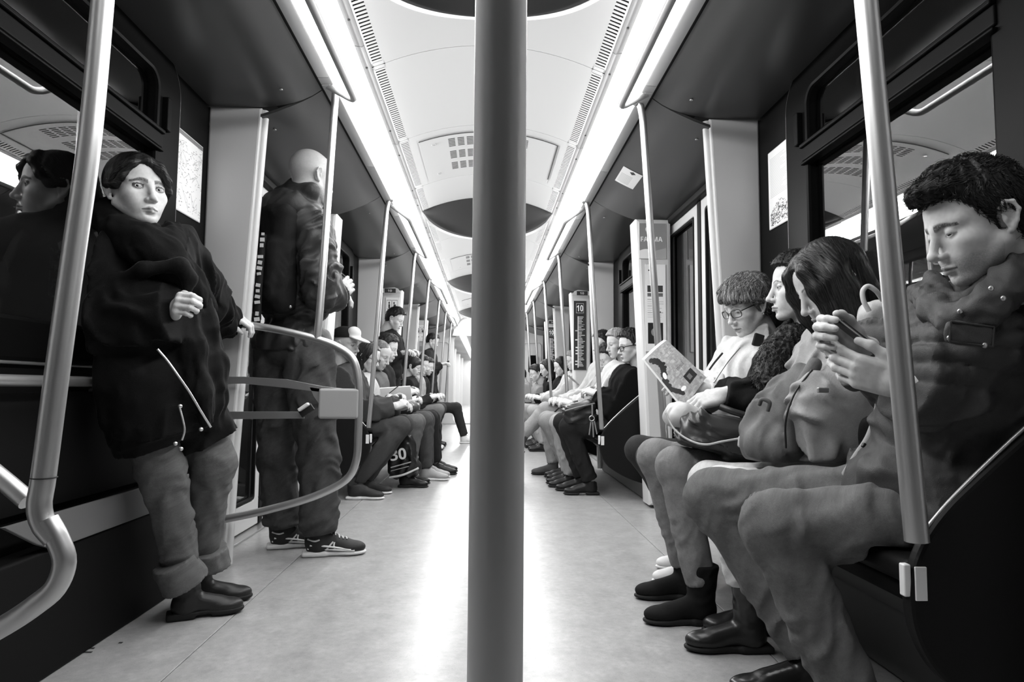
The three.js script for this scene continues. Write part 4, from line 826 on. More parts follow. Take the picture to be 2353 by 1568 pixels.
const shoeCache = new Map();
function shoeParts(kind, lod = 1) {                 // heel at the origin, toes +x, sole on y = 0
  if (shoeCache.has(kind + lod)) return shoeCache.get(kind + lod);
  const F = new Field(), S = new Field(), boot = kind === 'boot' || kind === 'high';
  F.ell(V(0.005, 0.045, 0), [0.045, 0.046, 0.034], { k: 0 }); F.cap(V(0.02, 0.052, 0), V(0.13, 0.034, 0), 0.034, 0.027, { k: 0.02 });
  F.ell(V(0.15, 0.03, 0.004), [0.062, kind === 'dress' ? 0.022 : 0.029, 0.041], { k: 0.02 }); F.cap(V(0.04, 0.07, 0), V(0.12, 0.045, 0), 0.026, 0.022, { k: 0.02 });
  F.cap(V(0.012, 0.05, 0), V(0.008, boot ? 0.2 : 0.1, 0), 0.04, boot ? 0.056 : 0.045, { k: 0.02, flatB: true, fold: boot ? 0.003 : 0, freq: 24 });
  if (kind === 'sneaker') { F.cap(V(0.045, 0.085, 0), V(0.075, 0.075, 0), 0.02, 0.02, { k: 0.012 }); F.cap(V(-0.03, 0.055, 0), V(-0.036, 0.098, 0), 0.012, 0.012, { k: 0.012 }); }
  F.cut(V(0, 0.018, 0), V(0, -1, 0), 0.003);
  const hh = kind === 'boot' ? 0.016 : 0.011;
  S.box(V(-0.002, hh, 0), [0.052, hh, 0.036], 0.01, { k: 0 }); S.box(V(0.075, hh, 0), [0.085, hh * 0.95, 0.03], 0.009, { k: 0.014 }); S.ell(V(0.148, hh, 0.004), [0.068, hh * 1.25, 0.043], { k: 0.012 });
  S.cut(V(0, 0, 0), V(0, -1, 0), 0); S.cut(V(0, 0.026, 0), V(0, 1, 0), 0.003);
  if (kind === 'boot' || kind === 'dress') S.box(V(0.072, 0.0, 0), [0.028, 0.012, 0.06], 0.008, { sub: true, k: 0.004 });
  const r = { upper: F.mesh(0.005 * lod), sole: S.mesh(0.0045 * lod), field: F };
  shoeCache.set(kind + lod, r); return r;
}
function shoe(P, kind, heel, dir, m, sole, scale = 1, lod = 1) {
  const { upper, sole: so } = shoeParts(kind, lod), x = dir.clone().normalize(), up = V(0, 1, 0), z = x.clone().cross(up).normalize(), y = z.clone().cross(x);
  const M4 = new THREE.Matrix4().makeBasis(x, y, z).scale(V(scale, scale, scale)).setPosition(heel);
  const u = mesh('shoe', withUV(upper.clone().applyMatrix4(M4)), m, P); const s = mesh('sole', so.clone().applyMatrix4(M4), sole, u); s.position.set(0, 0, 0);
  return { obj: u, M4 };
}
// one person from joints given in room coordinates
function person(o) {
  const sc = o.sc ?? 1, near = o.near ?? 1, fem = !!o.head.female, skin = o.skin ?? 0.5;
  const P = thing('person', o.label, 'person', [o.pel.x, 0, o.pel.z], o.group);
  const tf = frame(o.fwd, o.neck.clone().sub(o.pel)), up = tf.u, sw = (o.shw ?? (fem ? 0.165 : 0.19)) * sc, hw = (fem ? 0.085 : 0.09) * sc;
  const at2 = (b, f, u, s) => b.clone().addScaledVector(tf.f, f).addScaledVector(up, u).addScaledVector(tf.s, s);
  const J = { P, tf, up, at: at2, chest: o.chest ?? o.pel.clone().lerp(o.neck, 0.68), belly: o.pel.clone().lerp(o.neck, 0.34) };
  J.sh = { l: o.sh?.l ?? at2(o.neck, -0.005, -0.045 * sc, sw), r: o.sh?.r ?? at2(o.neck, -0.005, -0.045 * sc, -sw) };
  J.hip = { l: o.hip?.l ?? at2(o.pel, 0.0, -0.02, hw), r: o.hip?.r ?? at2(o.pel, 0.0, -0.02, -hw) };
  J.el = {}; J.kn = {};
  for (const k of ['l', 'r']) {
    const out = tf.s.clone().multiplyScalar(k === 'l' ? 1 : -1);
    J.el[k] = o.el?.[k] ?? ik(J.sh[k], o.wr[k], 0.285 * sc, 0.255 * sc, o.elPole?.[k] ?? V(0, -1, 0).addScaledVector(out, 0.5).addScaledVector(tf.f, -0.4));
    J.kn[k] = o.kn?.[k] ?? ik(J.hip[k], o.an[k], 0.43 * sc, 0.42 * sc, o.knPole?.[k] ?? tf.f.clone().addScaledVector(V(0, 1, 0), 0.6).addScaledVector(out, 0.15));
  }
  J.wr = o.wr; J.an = o.an; J.neck = o.neck; J.pel = o.pel;
  const hs = (o.headScale ?? (fem ? 0.95 : 1.0)), head = { c: o.headC, fr: frame(o.headF, o.headU ?? V(0, 1, 0)) }; J.head = head; J.hs = hs;
  // ---- body: one continuous skin
  const B = new Field(), b = (x) => x * sc;
  B.ell(J.chest, [b(0.095), b(0.16), b(0.14)], { basis: basisOf(tf), k: 0 }); B.ell(J.belly, [b(0.09), b(0.13), b(0.125)], { basis: basisOf(tf), k: 0.05 }); B.ell(o.pel, [b(0.1), b(0.1), b(0.14)], { basis: basisOf(tf), k: 0.05 });
  for (const k of ['l', 'r']) {
    B.cap(at2(o.neck, 0, -0.03, 0), J.sh[k], b(0.05), b(0.048), { k: 0.03 });
    B.chain([J.sh[k], J.el[k], J.wr[k]], [b(0.045), b(0.036), b(0.026)], { k: 0.015 }); B.chain([J.hip[k], J.kn[k], J.an[k]], [b(0.072), b(0.05), b(0.034)], { k: 0.02 });
    const td = o.toe?.[k] ?? tf.f; B.cap(J.an[k].clone().add(V(0, -0.035, 0)), J.an[k].clone().add(V(0, -0.06, 0)).addScaledVector(td, 0.075), b(0.024), b(0.016), { k: 0.015 });
  }
  const nb = toWorld(V(-0.04, -0.15, 0), head, hs); B.cap(at2(o.neck, 0, -0.03, 0), nb, b(fem ? 0.05 : 0.058), hs * (o.head.neck ?? (fem ? 0.047 : 0.055)), { k: 0.03 });
  const trim = (F, legs) => { if (o.seat) { const s = o.seat; F.box(V(s * 1.06, 0.39, o.pel.z), [0.25, near > 0.7 ? 0.066 : 0.076, 0.8], 0.005, { sub: true, k: 0.006 }); F.cut(V(s * 1.182, 0.6, 0), V(s, 0, 0), 0.01); } for (const [p, n] of (legs ? o.legCuts : o.cuts) ?? []) F.cut(p, n, 0.012); return F; };
  trim(B);
  const list = [B.mesh(near > 0.7 ? 0.018 : 0.026, () => skin)];
  const hc = o.head.cell ?? (near > 0.7 ? 0.0028 : near > 0.45 ? 0.0042 : 0.007);
  const hd = { ...o.head, skin, browTone: o.hairTone ?? 0.03 }; delete hd.cell; delete hd.gaze;
  list.push(toHead(headGeo(hd, hc), head, hs));
  for (const k of ['l', 'r']) if (o.hand?.[k]) { const h = o.hand[k]; list.push(putHand(h.pose ?? {}, h.at ?? o.wr[k], h.dir, h.back, k === 'l', skin * (o.handTone ?? 1), near > 0.7 ? 0.0036 : 0.0075, (o.handScale ?? 1) * (fem ? 0.93 : 1.0))); }
  const body = mesh('body', mergeColored(list), skinMat, P); J.body = body;
  if (near > 0.3) for (const s of [-1, 1]) { const e = toHead(eyeGeo(s, o.head.gaze ?? V(1, -0.15, 0), o.head), head, hs); mesh('eye', e, eyeMat, P); }
  // ---- upper garment
  const cell = near > 0.7 ? 0.008 : near > 0.45 ? 0.011 : near > 0.3 ? 0.014 : 0.018;
  if (o.top) {
    const t = o.top.t ?? 0.02, F = new Field(), fo = o.top.fold ?? 0.006, fr = o.top.freq ?? 16, ring = o.top.ring;
    F.ell(J.chest, [b(0.108) + t, b(0.175) + t * 0.5, b(0.155) + t], { basis: basisOf(tf), k: 0, fold: fo, freq: 11 }); F.ell(J.belly, [b(0.105) + t, b(0.15), b(0.142) + t], { basis: basisOf(tf), k: 0.05, fold: fo * 1.3, freq: 12, fdir: [0.5, 1.4, 0.5] });
    F.ell(at2(o.pel, 0, 0.02, 0), [b(0.112) + t, b(0.11), b(0.16) + t], { basis: basisOf(tf), k: 0.05, fold: fo, freq: 10 });
    for (const k of ['l', 'r']) {
      F.cap(at2(o.neck, 0, -0.035, 0), J.sh[k], b(0.055) + t * 0.8, b(0.052) + t, { k: 0.04 });
      const wrE = J.wr[k].clone().lerp(J.el[k], o.top.short ?? 0.03), sl = o.top.sleeve ?? [0.054, 0.044, 0.034];
      F.chain([J.sh[k], J.el[k], wrE], [b(sl[0]) + t, b(sl[1]) + t, b(sl[2]) + t * 0.8], { k: 0.018, fold: fo * 1.3, freq: fr, flatB: true, ring, ringAmp: o.top.ringAmp });
      if (o.top.cuff) F.cap(wrE.clone().lerp(J.el[k], 0.02), wrE.clone().lerp(J.el[k], 0.2), b(sl[2]) + t * 0.9, b(sl[2]) + t * 0.9, { k: 0.004, flatA: true, flatB: true });
      if (o.top.skirt) { const e = J.hip[k].clone().lerp(J.kn[k], o.top.skirt); F.cap(J.hip[k], e, b(0.088) + t, b(0.082) + t, { k: 0.05, fold: fo, freq: 12, flatB: true }); }
    }
    if (o.top.collar) { const cd = nb.clone().sub(o.neck).normalize(), c0 = o.neck.clone().addScaledVector(cd, -0.05), c1 = o.neck.clone().addScaledVector(cd, o.top.collar); F.cap(c0, c1, b(0.075) + t * 0.6, (o.top.collarR ?? 0.068) + t * 0.3, { k: 0.025, flatB: true, fold: fo * 0.6, freq: 20 }); F.cap(c1.clone().addScaledVector(cd, -0.02), c1.clone().addScaledVector(cd, 0.03), (o.top.collarR ?? 0.068) - 0.012, (o.top.collarR ?? 0.068) - 0.012, { sub: true, k: 0.004 }); }
    if (o.top.extra) o.top.extra(F, J);
    if (!o.top.skirt && o.top.hem !== false) F.cut(at2(o.pel, 0, o.top.hem ?? -0.06, 0), up.clone().negate(), 0.01);
    trim(F); J.topField = F; J.top = mesh(o.top.name ?? 'jacket', withUV(F.mesh(o.top.cell ?? cell)), o.top.mat, P);
  }
  // ---- trousers
  if (o.legs) {
    const t = o.legs.t ?? 0.012, F = new Field(), fo = o.legs.fold ?? 0.005, fr = o.legs.freq ?? 13;
    F.ell(o.pel, [b(0.108) + t, b(0.11), b(0.15) + t], { basis: basisOf(tf), k: 0 });
    for (const k of ['l', 'r']) { const e = J.an[k].clone().lerp(J.kn[k], o.legs.crop ?? 0.02), q = o.legs.r ?? [0.078, 0.057, 0.042]; F.chain([J.hip[k], J.kn[k], e], [b(q[0]) + t, b(q[1]) + t, b(q[2]) + t], { k: 0.022, fold: fo, freq: fr, flatB: true }); F.ell(J.kn[k], [b(q[1]) + t * 1.06, b(q[1]) + t * 1.06, b(q[1]) + t * 1.06], { k: 0.02 }); }
    if (o.legs.extra) o.legs.extra(F, J); trim(F, true);
    mesh(o.legs.name ?? 'trousers', withUV(F.mesh(o.legs.cell ?? cell)), o.legs.mat, P);
  }
  if (o.shoes) for (const k of ['l', 'r']) { const a = J.an[k], td = o.toe?.[k] ?? tf.f.clone().setY(0).normalize(), heel = V(a.x, o.lift?.[k] ?? 0.001, a.z).addScaledVector(td.clone().setY(0), -0.012); J['shoe_' + k] = shoe(P, o.shoes.kind, heel, td, o.shoes.mat ?? shoeBlack, o.shoes.sole ?? rubber, (o.shoes.scale ?? 1) * (fem ? 0.9 : 1), near > 0.7 ? 1 : 1.9); }
  // ---- hair
  if (o.hair) {
    const h = o.hair, F = hairField({ width: o.head.width, ...h }), cellH = near > 0.7 ? 0.0038 : near > 0.45 ? 0.0055 : 0.009, tone = h.tone ?? [0.008, 0.03];
    const base = F.mesh(cellH, (x, y, z) => lerp(tone[0], tone[1], clamp(0.45 + 0.5 * N3(Math.atan2(z, x) * 14, y * 20, 5 + Math.hypot(x, z) * 30))));
    const parts = [base]; if (h.count) parts.push(fibres(F, base, h.count, h.len ?? 0.05, h.flow, { tone: [tone[0], tone[1] * 1.4], ...h.fib }));
    const g = mergeColored(parts); mesh('hair', toHead(g, head, hs), hairMat, P);
  }
  if (o.glasses) glasses(P, head, hs, o.head, o.glasses);
  return J;
}
function toWorld(v, head, sc = 1) { return v.clone().applyMatrix4(place(head.fr, head.c, sc)); }
function glasses(P, head, hs, hd, o) {
  const w = hd.width ?? 1, geos = [], rim = o.r ?? 0.0014, list = (pts, r, closed) => new THREE.TubeGeometry(new THREE.CatmullRomCurve3(pts.map((p) => toWorld(p, head, hs)), closed, 'catmullrom', 0.3), closed ? 36 : 18, r, 8, closed);
  const lens = [];
  for (const s of [-1, 1]) {
    const c = V(0.1, -0.004, s * 0.034 * w), a = 0.0245, bh = o.h ?? 0.0165, pts = [];
    for (let k = 0; k < 12; k++) { const t = k / 12 * Math.PI * 2, ct = Math.cos(t), st = Math.sin(t), e = 0.6; pts.push(V(c.x - Math.pow(Math.abs(ct), e) * Math.sign(ct) * s * 0.006 - 0.004, c.y + Math.pow(Math.abs(st), e) * Math.sign(st) * bh, c.z + Math.pow(Math.abs(ct), e) * Math.sign(ct) * a)); }
    geos.push(list(pts, rim, true)); geos.push(list([V(0.088, 0.004, s * 0.0605 * w), V(0.05, 0.006, s * 0.074 * w), V(0.0, 0.004, s * 0.081 * w), V(-0.016, -0.006, s * 0.081 * w)], rim * 1.15));
    const sh = new THREE.Shape(pts.map((p) => new THREE.Vector2(p.z, p.y))); const lg = new THREE.ShapeGeometry(sh, 4), lp = lg.attributes.position; for (let i = 0; i < lp.count; i++) { const zz = lp.getX(i), v = toWorld(V(c.x - (zz - c.z) * s * 0.25 - 0.004, lp.getY(i), zz), head, hs); lp.setXYZ(i, v.x, v.y, v.z); } lg.computeVertexNormals(); lens.push(lg);
  }
  geos.push(list([V(0.1035, 0.001, -0.0095), V(0.11, 0.0035, 0), V(0.1035, 0.001, 0.0095)], rim));
  const g = mesh('glasses', geos, rimMat, P); for (const l of lens) { const m = mesh('lens', l, lensMat, g); m.position.set(0, 0, 0); }
}
// ---------- the passengers ----------
const A = at;
const sFlow = (p) => V(p.x > 0.02 && p.y > 0.05 ? 0.9 : -0.25, p.y > 0.085 ? 0.05 : -1, p.z * 4);
const downFlow = (p, t) => V(-0.25 + p.x * 2, -1, p.z * 2.2 * (p.y > 0.03 ? 1 : 0.1));
// woman standing against the window wall
{
  const f = V(0.79, -0.03, 0.61).normalize(), hc = A(340, 433, 2.06).addScaledVector(f, -0.072);
  const J = person({
    label: 'standing woman in a long dark coat and scarf looking straight at the camera', sc: 0.95, skin: 0.64, hairTone: 0.006,
    cuts: [[V(-1.15, 0.5, -2), V(-1, 0, 0)]], legCuts: [[V(-1.15, 0.5, -2), V(-1, 0, 0)]], pel: A(345, 850, 2.14), neck: A(322, 545, 2.12), fwd: V(0.88, 0, 0.48), headC: hc, headF: f, headU: V(-0.04, 1, 0.02), headScale: 0.98, handScale: 0.98,
    head: { female: true, lip: 0.5, eyes: 0.005, gaze: V(0.86, -0.28, -0.46), width: 1.06, jaw: 1.06, cell: 0.0022, brow: 2.2, browY: 0.0178, browArch: 0.005, liner: 0.28, smile: -0.0018 },
    sh: { r: A(232, 590, 2.0), l: A(402, 575, 2.26) }, el: { r: A(240, 745, 1.98), l: A(468, 690, 2.5) }, wr: { r: A(388, 718, 1.97), l: A(506, 737, 2.76) },
    hand: { r: { at: A(402, 712, 1.98), dir: V(0.5, 0.12, 0.85), back: V(-0.72, 0.2, 0.5), pose: { curl: [0.78, 0.8, 0.82, 0.84], thumb: 0.9, thumbUp: 0.006, spread: 0.03 } }, l: { at: A(510, 733, 2.77), dir: V(0.95, -0.02, -0.15), back: V(0.05, 0.9, 0.4), pose: { curl: [0.5, 0.52, 0.55, 0.55], thumb: 0.8 } } },
    kn: { r: A(370, 1075, 2.16), l: A(490, 1065, 2.32) }, an: { r: V(-1.0, 0.1, -2.3), l: V(-1.02, 0.1, -2.44) }, toe: { r: V(0.9, 0, -0.4), l: V(0.92, 0, -0.36) },
    top: { name: 'coat', mat: cloth(0.008, 0.8, { sheen: 0.6, sheenColor: G(0.35), sheenRoughness: 0.45 }), t: 0.03, fold: 0.013, freq: 13, sleeve: [0.062, 0.062, 0.06], short: -0.08, skirt: 0.74, cell: 0.0075,
      extra: (F, J) => {
        F.ell(A(300, 700, 2.02), [0.15, 0.105, 0.1], { k: 0.05, fold: 0.012, freq: 11 });
        F.chain([A(250, 652, 1.93), A(330, 618, 1.92), A(415, 610, 1.95), A(436, 640, 1.97), A(430, 672, 1.97)], [0.012, 0.018, 0.02, 0.018, 0.012], { k: 0.025 });
        F.chain([A(440, 640, 2.12), A(464, 740, 2.14), A(480, 840, 2.16), A(480, 920, 2.18), A(474, 975, 2.2)], [0.035, 0.05, 0.05, 0.05, 0.035], { k: 0.03, fold: 0.011, freq: 8, flatB: true });
        F.chain([A(430, 700, 2.06), A(440, 800, 2.06), A(455, 900, 2.08), A(470, 965, 2.12)], [0.03, 0.04, 0.035, 0.02], { k: 0.03, fold: 0.009, freq: 9 });
        F.chain([A(330, 760, 2.08), A(330, 880, 2.08), A(358, 1005, 2.1)], [0.12, 0.12, 0.098], { k: 0.05, fold: 0.012, freq: 8, flatB: true });
        F.cap(A(520, 1090, 2.1), A(400, 830, 1.95), 0.018, 0.012, { sub: true, k: 0.02 });
        F.chain([A(432, 800, 2.0), A(445, 1000, 1.98)], [0.012, 0.03], { sub: true, k: 0.02 });
      } },
    legs: { name: 'trousers', mat: cloth(0.2, 0.9, { map: denimTone }), t: 0.012, fold: 0.008, freq: 16, r: [0.08, 0.06, 0.046], crop: 0.2 },
    shoes: { kind: 'boot', mat: mat(0.02, 0.38, { specularIntensity: 0.6 }), scale: 1.0 },
    hair: { style: 'bun', thick: 0.012, tone: [0.006, 0.04], line: [0.066, 0.076], amp: 0.0014, count: 5200, len: 0.06, fib: { rad: 0.0006, lift: 0.0012, steps: 8 }, flow: (p) => V(-0.5, p.y > 0.02 ? -0.75 : 0.1, p.z > 0 ? 1.2 : -1.0 - (p.x > 0.03 ? 0.6 : 0)),
      extra: (F) => { F.ell(V(-0.1, -0.01, 0), [0.03, 0.035, 0.035], { k: 0.02 }); F.cut(V(-0.05, -0.06, 0), V(0.2, -1, 0), 0.01); },
      after: (F) => { F.chain([V(0.05, 0.1, -0.03), V(0.074, 0.086, -0.005), V(0.09, 0.062, 0.028), V(0.082, 0.034, 0.054), V(0.058, 0.004, 0.07), V(0.03, -0.02, 0.078)], [0.012, 0.013, 0.013, 0.012, 0.011, 0.008], { k: 0.014 }); F.chain([V(0.05, 0.1, 0.0), V(0.07, 0.078, 0.035), V(0.06, 0.045, 0.064)], [0.012, 0.012, 0.012], { k: 0.014 }); F.chain([V(0.055, 0.1, -0.025), V(0.068, 0.072, -0.045), V(0.052, 0.03, -0.066), V(0.028, 0.0, -0.079), V(-0.01, 0.005, -0.086)], [0.011, 0.012, 0.011, 0.01, 0.01], { k: 0.014 }); } },
  });
  const S = new Field();
  S.chain([A(262, 480, 2.22), A(252, 502, 2.1), A(282, 540, 2.0), A(335, 566, 1.98), A(388, 562, 2.06), A(398, 535, 2.18)], [0.045, 0.05, 0.052, 0.05, 0.045, 0.04], { k: 0.03, fold: 0.008, freq: 16 });
  S.chain([A(290, 545, 2.0), A(345, 585, 1.97), A(400, 622, 2.0), A(440, 668, 2.08), A(468, 720, 2.14)], [0.045, 0.045, 0.042, 0.04, 0.03], { k: 0.025, fold: 0.008, freq: 14 });
  S.chain([A(330, 545, 1.98), A(385, 580, 2.0), A(440, 640, 2.08), A(475, 700, 2.16)], [0.04, 0.04, 0.035, 0.03], { k: 0.02, fold: 0.006, freq: 18 });
  mesh('scarf', withUV(S.mesh(0.006)), cloth(0.007, 0.95), J.P);
  const zipM = new THREE.MeshPhysicalMaterial({ color: G(0.7), metalness: 0.8, roughness: 0.3 });
  mesh('zip', tube([A(362, 803, 1.86), A(385, 830, 1.87), A(412, 868, 1.88), A(436, 903, 1.9), A(458, 940, 1.92), A(484, 982, 1.96)], 0.0035, 40, 8), zipM, J.P);
  mesh('zip', tube([A(412, 935, 1.9), A(420, 965, 1.9), A(424, 990, 1.9), A(418, 1012, 1.9)], 0.003, 30, 8), zipM, J.P);
  for (const [x, y, d] of [[462, 987, 1.93], [403, 1020, 1.91], [416, 1032, 1.91], [414, 934, 1.9]]) mesh('button', new THREE.SphereGeometry(0.006, 14, 10).translate(...A(x, y, d).toArray()), zipM, J.P);
  const C = new Field(); C.cap(A(398, 1290, 2.24), A(425, 1342, 2.27), 0.066, 0.075, { k: 0, flatA: true, flatB: true, fold: 0.005, freq: 24 }); mesh('rolled_cuff', withUV(C.mesh(0.006)), cloth(0.2, 0.9, { map: denimTone }), J.P);
  const C2 = new Field(); C2.cap(A(478, 1262, 2.4), A(482, 1300, 2.42), 0.064, 0.07, { k: 0, flatA: true, flatB: true, fold: 0.005, freq: 24 }); mesh('rolled_cuff', withUV(C2.mesh(0.006)), cloth(0.2, 0.9, { map: denimTone }), J.P);
}
// bald man standing with his back to the camera
{
  const f = V(0.66, -0.1, -0.74).normalize();
  const J = person({
    label: 'bald man standing with his back to the camera in a dark hooded jacket', sc: 1.08, skin: 0.42, hairTone: 0.05,
    pel: A(672, 800, 3.22), neck: A(690, 462, 3.2), fwd: V(0.5, 0, -0.87), headC: A(714, 404, 3.2), headF: f, headU: V(0.05, 1, 0), headScale: 1.1, handScale: 1.05,
    head: { width: 1.0, jaw: 1.05, stubble: 0.3, cell: 0.0034 },
    sh: { r: A(712, 520, 3.1), l: A(622, 510, 3.32) }, el: { r: A(742, 668, 3.06), l: A(640, 660, 3.56) }, wr: { r: A(768, 684, 3.22), l: A(740, 690, 3.5) },
    hand: { r: { dir: V(0.5, 0.62, -0.5), back: V(0.55, 0.3, 0.75), pose: { curl: [0.3, 0.35, 0.4, 0.45], thumb: 0.3 } }, l: { dir: V(0.8, 0.3, -0.3), back: V(0, 1, 0), pose: { curl: [0.5, 0.5, 0.5, 0.5] } } },
    kn: { r: A(733, 1050, 3.14), l: A(640, 1045, 3.27) }, an: { r: V(-0.77, 0.12, -3.12), l: V(-0.98, 0.12, -3.27) }, toe: { r: V(0.975, 0, -0.2), l: V(0.96, 0, -0.25) },
    top: { name: 'jacket', mat: cloth(0.035, 0.5, { specularIntensity: 0.6 }), t: 0.034, fold: 0.013, freq: 19, sleeve: [0.06, 0.052, 0.044], hem: -0.02, collar: 0.05, collarR: 0.075, cell: 0.0075,
      extra: (F, J) => { F.ell(J.at(J.neck, -0.11, -0.06, 0), [0.075, 0.09, 0.13], { basis: basisOf(J.tf), k: 0.04, fold: 0.008, freq: 10 }); F.cap(J.at(J.neck, -0.03, 0.03, 0.1), J.at(J.neck, -0.03, 0.03, -0.1), 0.045, 0.045, { k: 0.03 }); } },
    legs: { name: 'trousers', mat: cloth(0.09, 0.9, { map: denimTone }), t: 0.02, fold: 0.014, freq: 12, r: [0.095, 0.066, 0.058], crop: 0.0, cell: 0.008, extra: (F, J) => { for (const k of ['l', 'r']) { F.cap(J.an[k].clone().lerp(J.kn[k], 0.22), J.an[k].clone().add(V(0.01, -0.02, 0)), 0.074, 0.07, { k: 0.03, fold: 0.014, freq: 26, flatB: true }); } } },
    shoes: { kind: 'sneaker', mat: mat(0.012, 0.7), sole: whiteRubber, scale: 1.08 },
  });
  // white stripes and laces of the sneakers
  for (const k of ['l', 'r']) {
    const { obj, M4 } = J['shoe_' + k], F = shoeParts('sneaker').field, W = mat(0.72, 0.5), geos = [], lace = [];
    const skin = (pts) => pts.map(([x, y, s]) => { const p = V(x, y, s * 0.07); for (let i = 0; i < 14; i++) { const e = F.eval(p.x, p.y, p.z); p.z -= Math.sign(s) * e * 0.8; } p.z += Math.sign(s) * 0.001; return p.applyMatrix4(M4); });
    for (const s of [-1, 1]) for (const st of [[[-0.02, 0.05], [0.04, 0.046], [0.1, 0.035], [0.15, 0.026]], [[-0.03, 0.034], [0.05, 0.03], [0.11, 0.026], [0.165, 0.022]], [[0.045, 0.028], [0.06, 0.045], [0.075, 0.062]], [[0.085, 0.026], [0.078, 0.044], [0.08, 0.06]], [[-0.03, 0.075], [0.0, 0.07], [0.02, 0.075]]]) {
      const g = new THREE.TubeGeometry(new THREE.CatmullRomCurve3(skin(st.map(([x, y]) => [x, y, s]))), 20, 0.0042, 6); geos.push(g);
    }
    for (let i = 0; i < 5; i++) { const x = 0.065 + i * 0.016, row = [-0.8, -0.3, 0.3, 0.8].map((q) => { const p = V(x + q * 0.004, 0.12, q * 0.022); for (let n = 0; n < 14; n++) p.y -= F.eval(p.x, p.y, p.z) * 0.8; p.y += 0.002; return p.applyMatrix4(M4); }); lace.push(new THREE.TubeGeometry(new THREE.CatmullRomCurve3(row), 10, 0.0028, 6)); }
    const a = mesh('side_stripes', geos, W, obj), b = mesh('laces', lace, W, obj); a.position.set(0, 0, 0); b.position.set(0, 0, 0);
  }
  mesh('snap', new THREE.SphereGeometry(0.008, 12, 8).translate(...A(667, 705, 3.0).toArray()), M.steel, J.P);
  // backpack on his back
  const back = J.tf.f.clone().multiplyScalar(-1), c = A(690, 612, 3.21).addScaledVector(back, 0.185), T = thing('backpack', 'black backpack worn by the bald man, pale lettering on its strap', 'backpack', [c.x, c.y, c.z]);
  const F = new Field(), bs = [J.tf.f, J.tf.u, J.tf.s];
  F.box(c, [0.065, 0.25, 0.135], 0.055, { basis: bs, k: 0, fold: 0.008, freq: 8 }); F.box(c.clone().addScaledVector(back, 0.05).addScaledVector(J.tf.u, -0.06), [0.04, 0.15, 0.11], 0.036, { basis: bs, k: 0.02, fold: 0.005, freq: 10 });
  mesh('bag', withUV(F.mesh(0.008)), cloth(0.009, 0.75), T);
  const s0 = [A(606, 540, 2.95), A(599, 605, 2.93), A(594, 670, 2.92), A(592, 735, 2.93)];
  mesh('strap', s0.length && tube(s0, 0.016, 30, 8), cloth(0.01, 0.7), T);
  const bits = []; for (let i = 0; i < 16; i++) { const t = i / 15, p = new THREE.CatmullRomCurve3(s0).getPoint(t); if (i % 5 === 3) continue; bits.push(new THREE.BoxGeometry(0.012 + rnd() * 0.012, 0.012 + rnd() * 0.006, 0.004).rotateZ(0.4 * (rnd() - 0.5)).translate(p.x + 0.002, p.y, p.z + 0.0165)); }
  mesh('strap_lettering', bits, mat(0.5, 0.6), T).userData.kind = 'stuff';
}
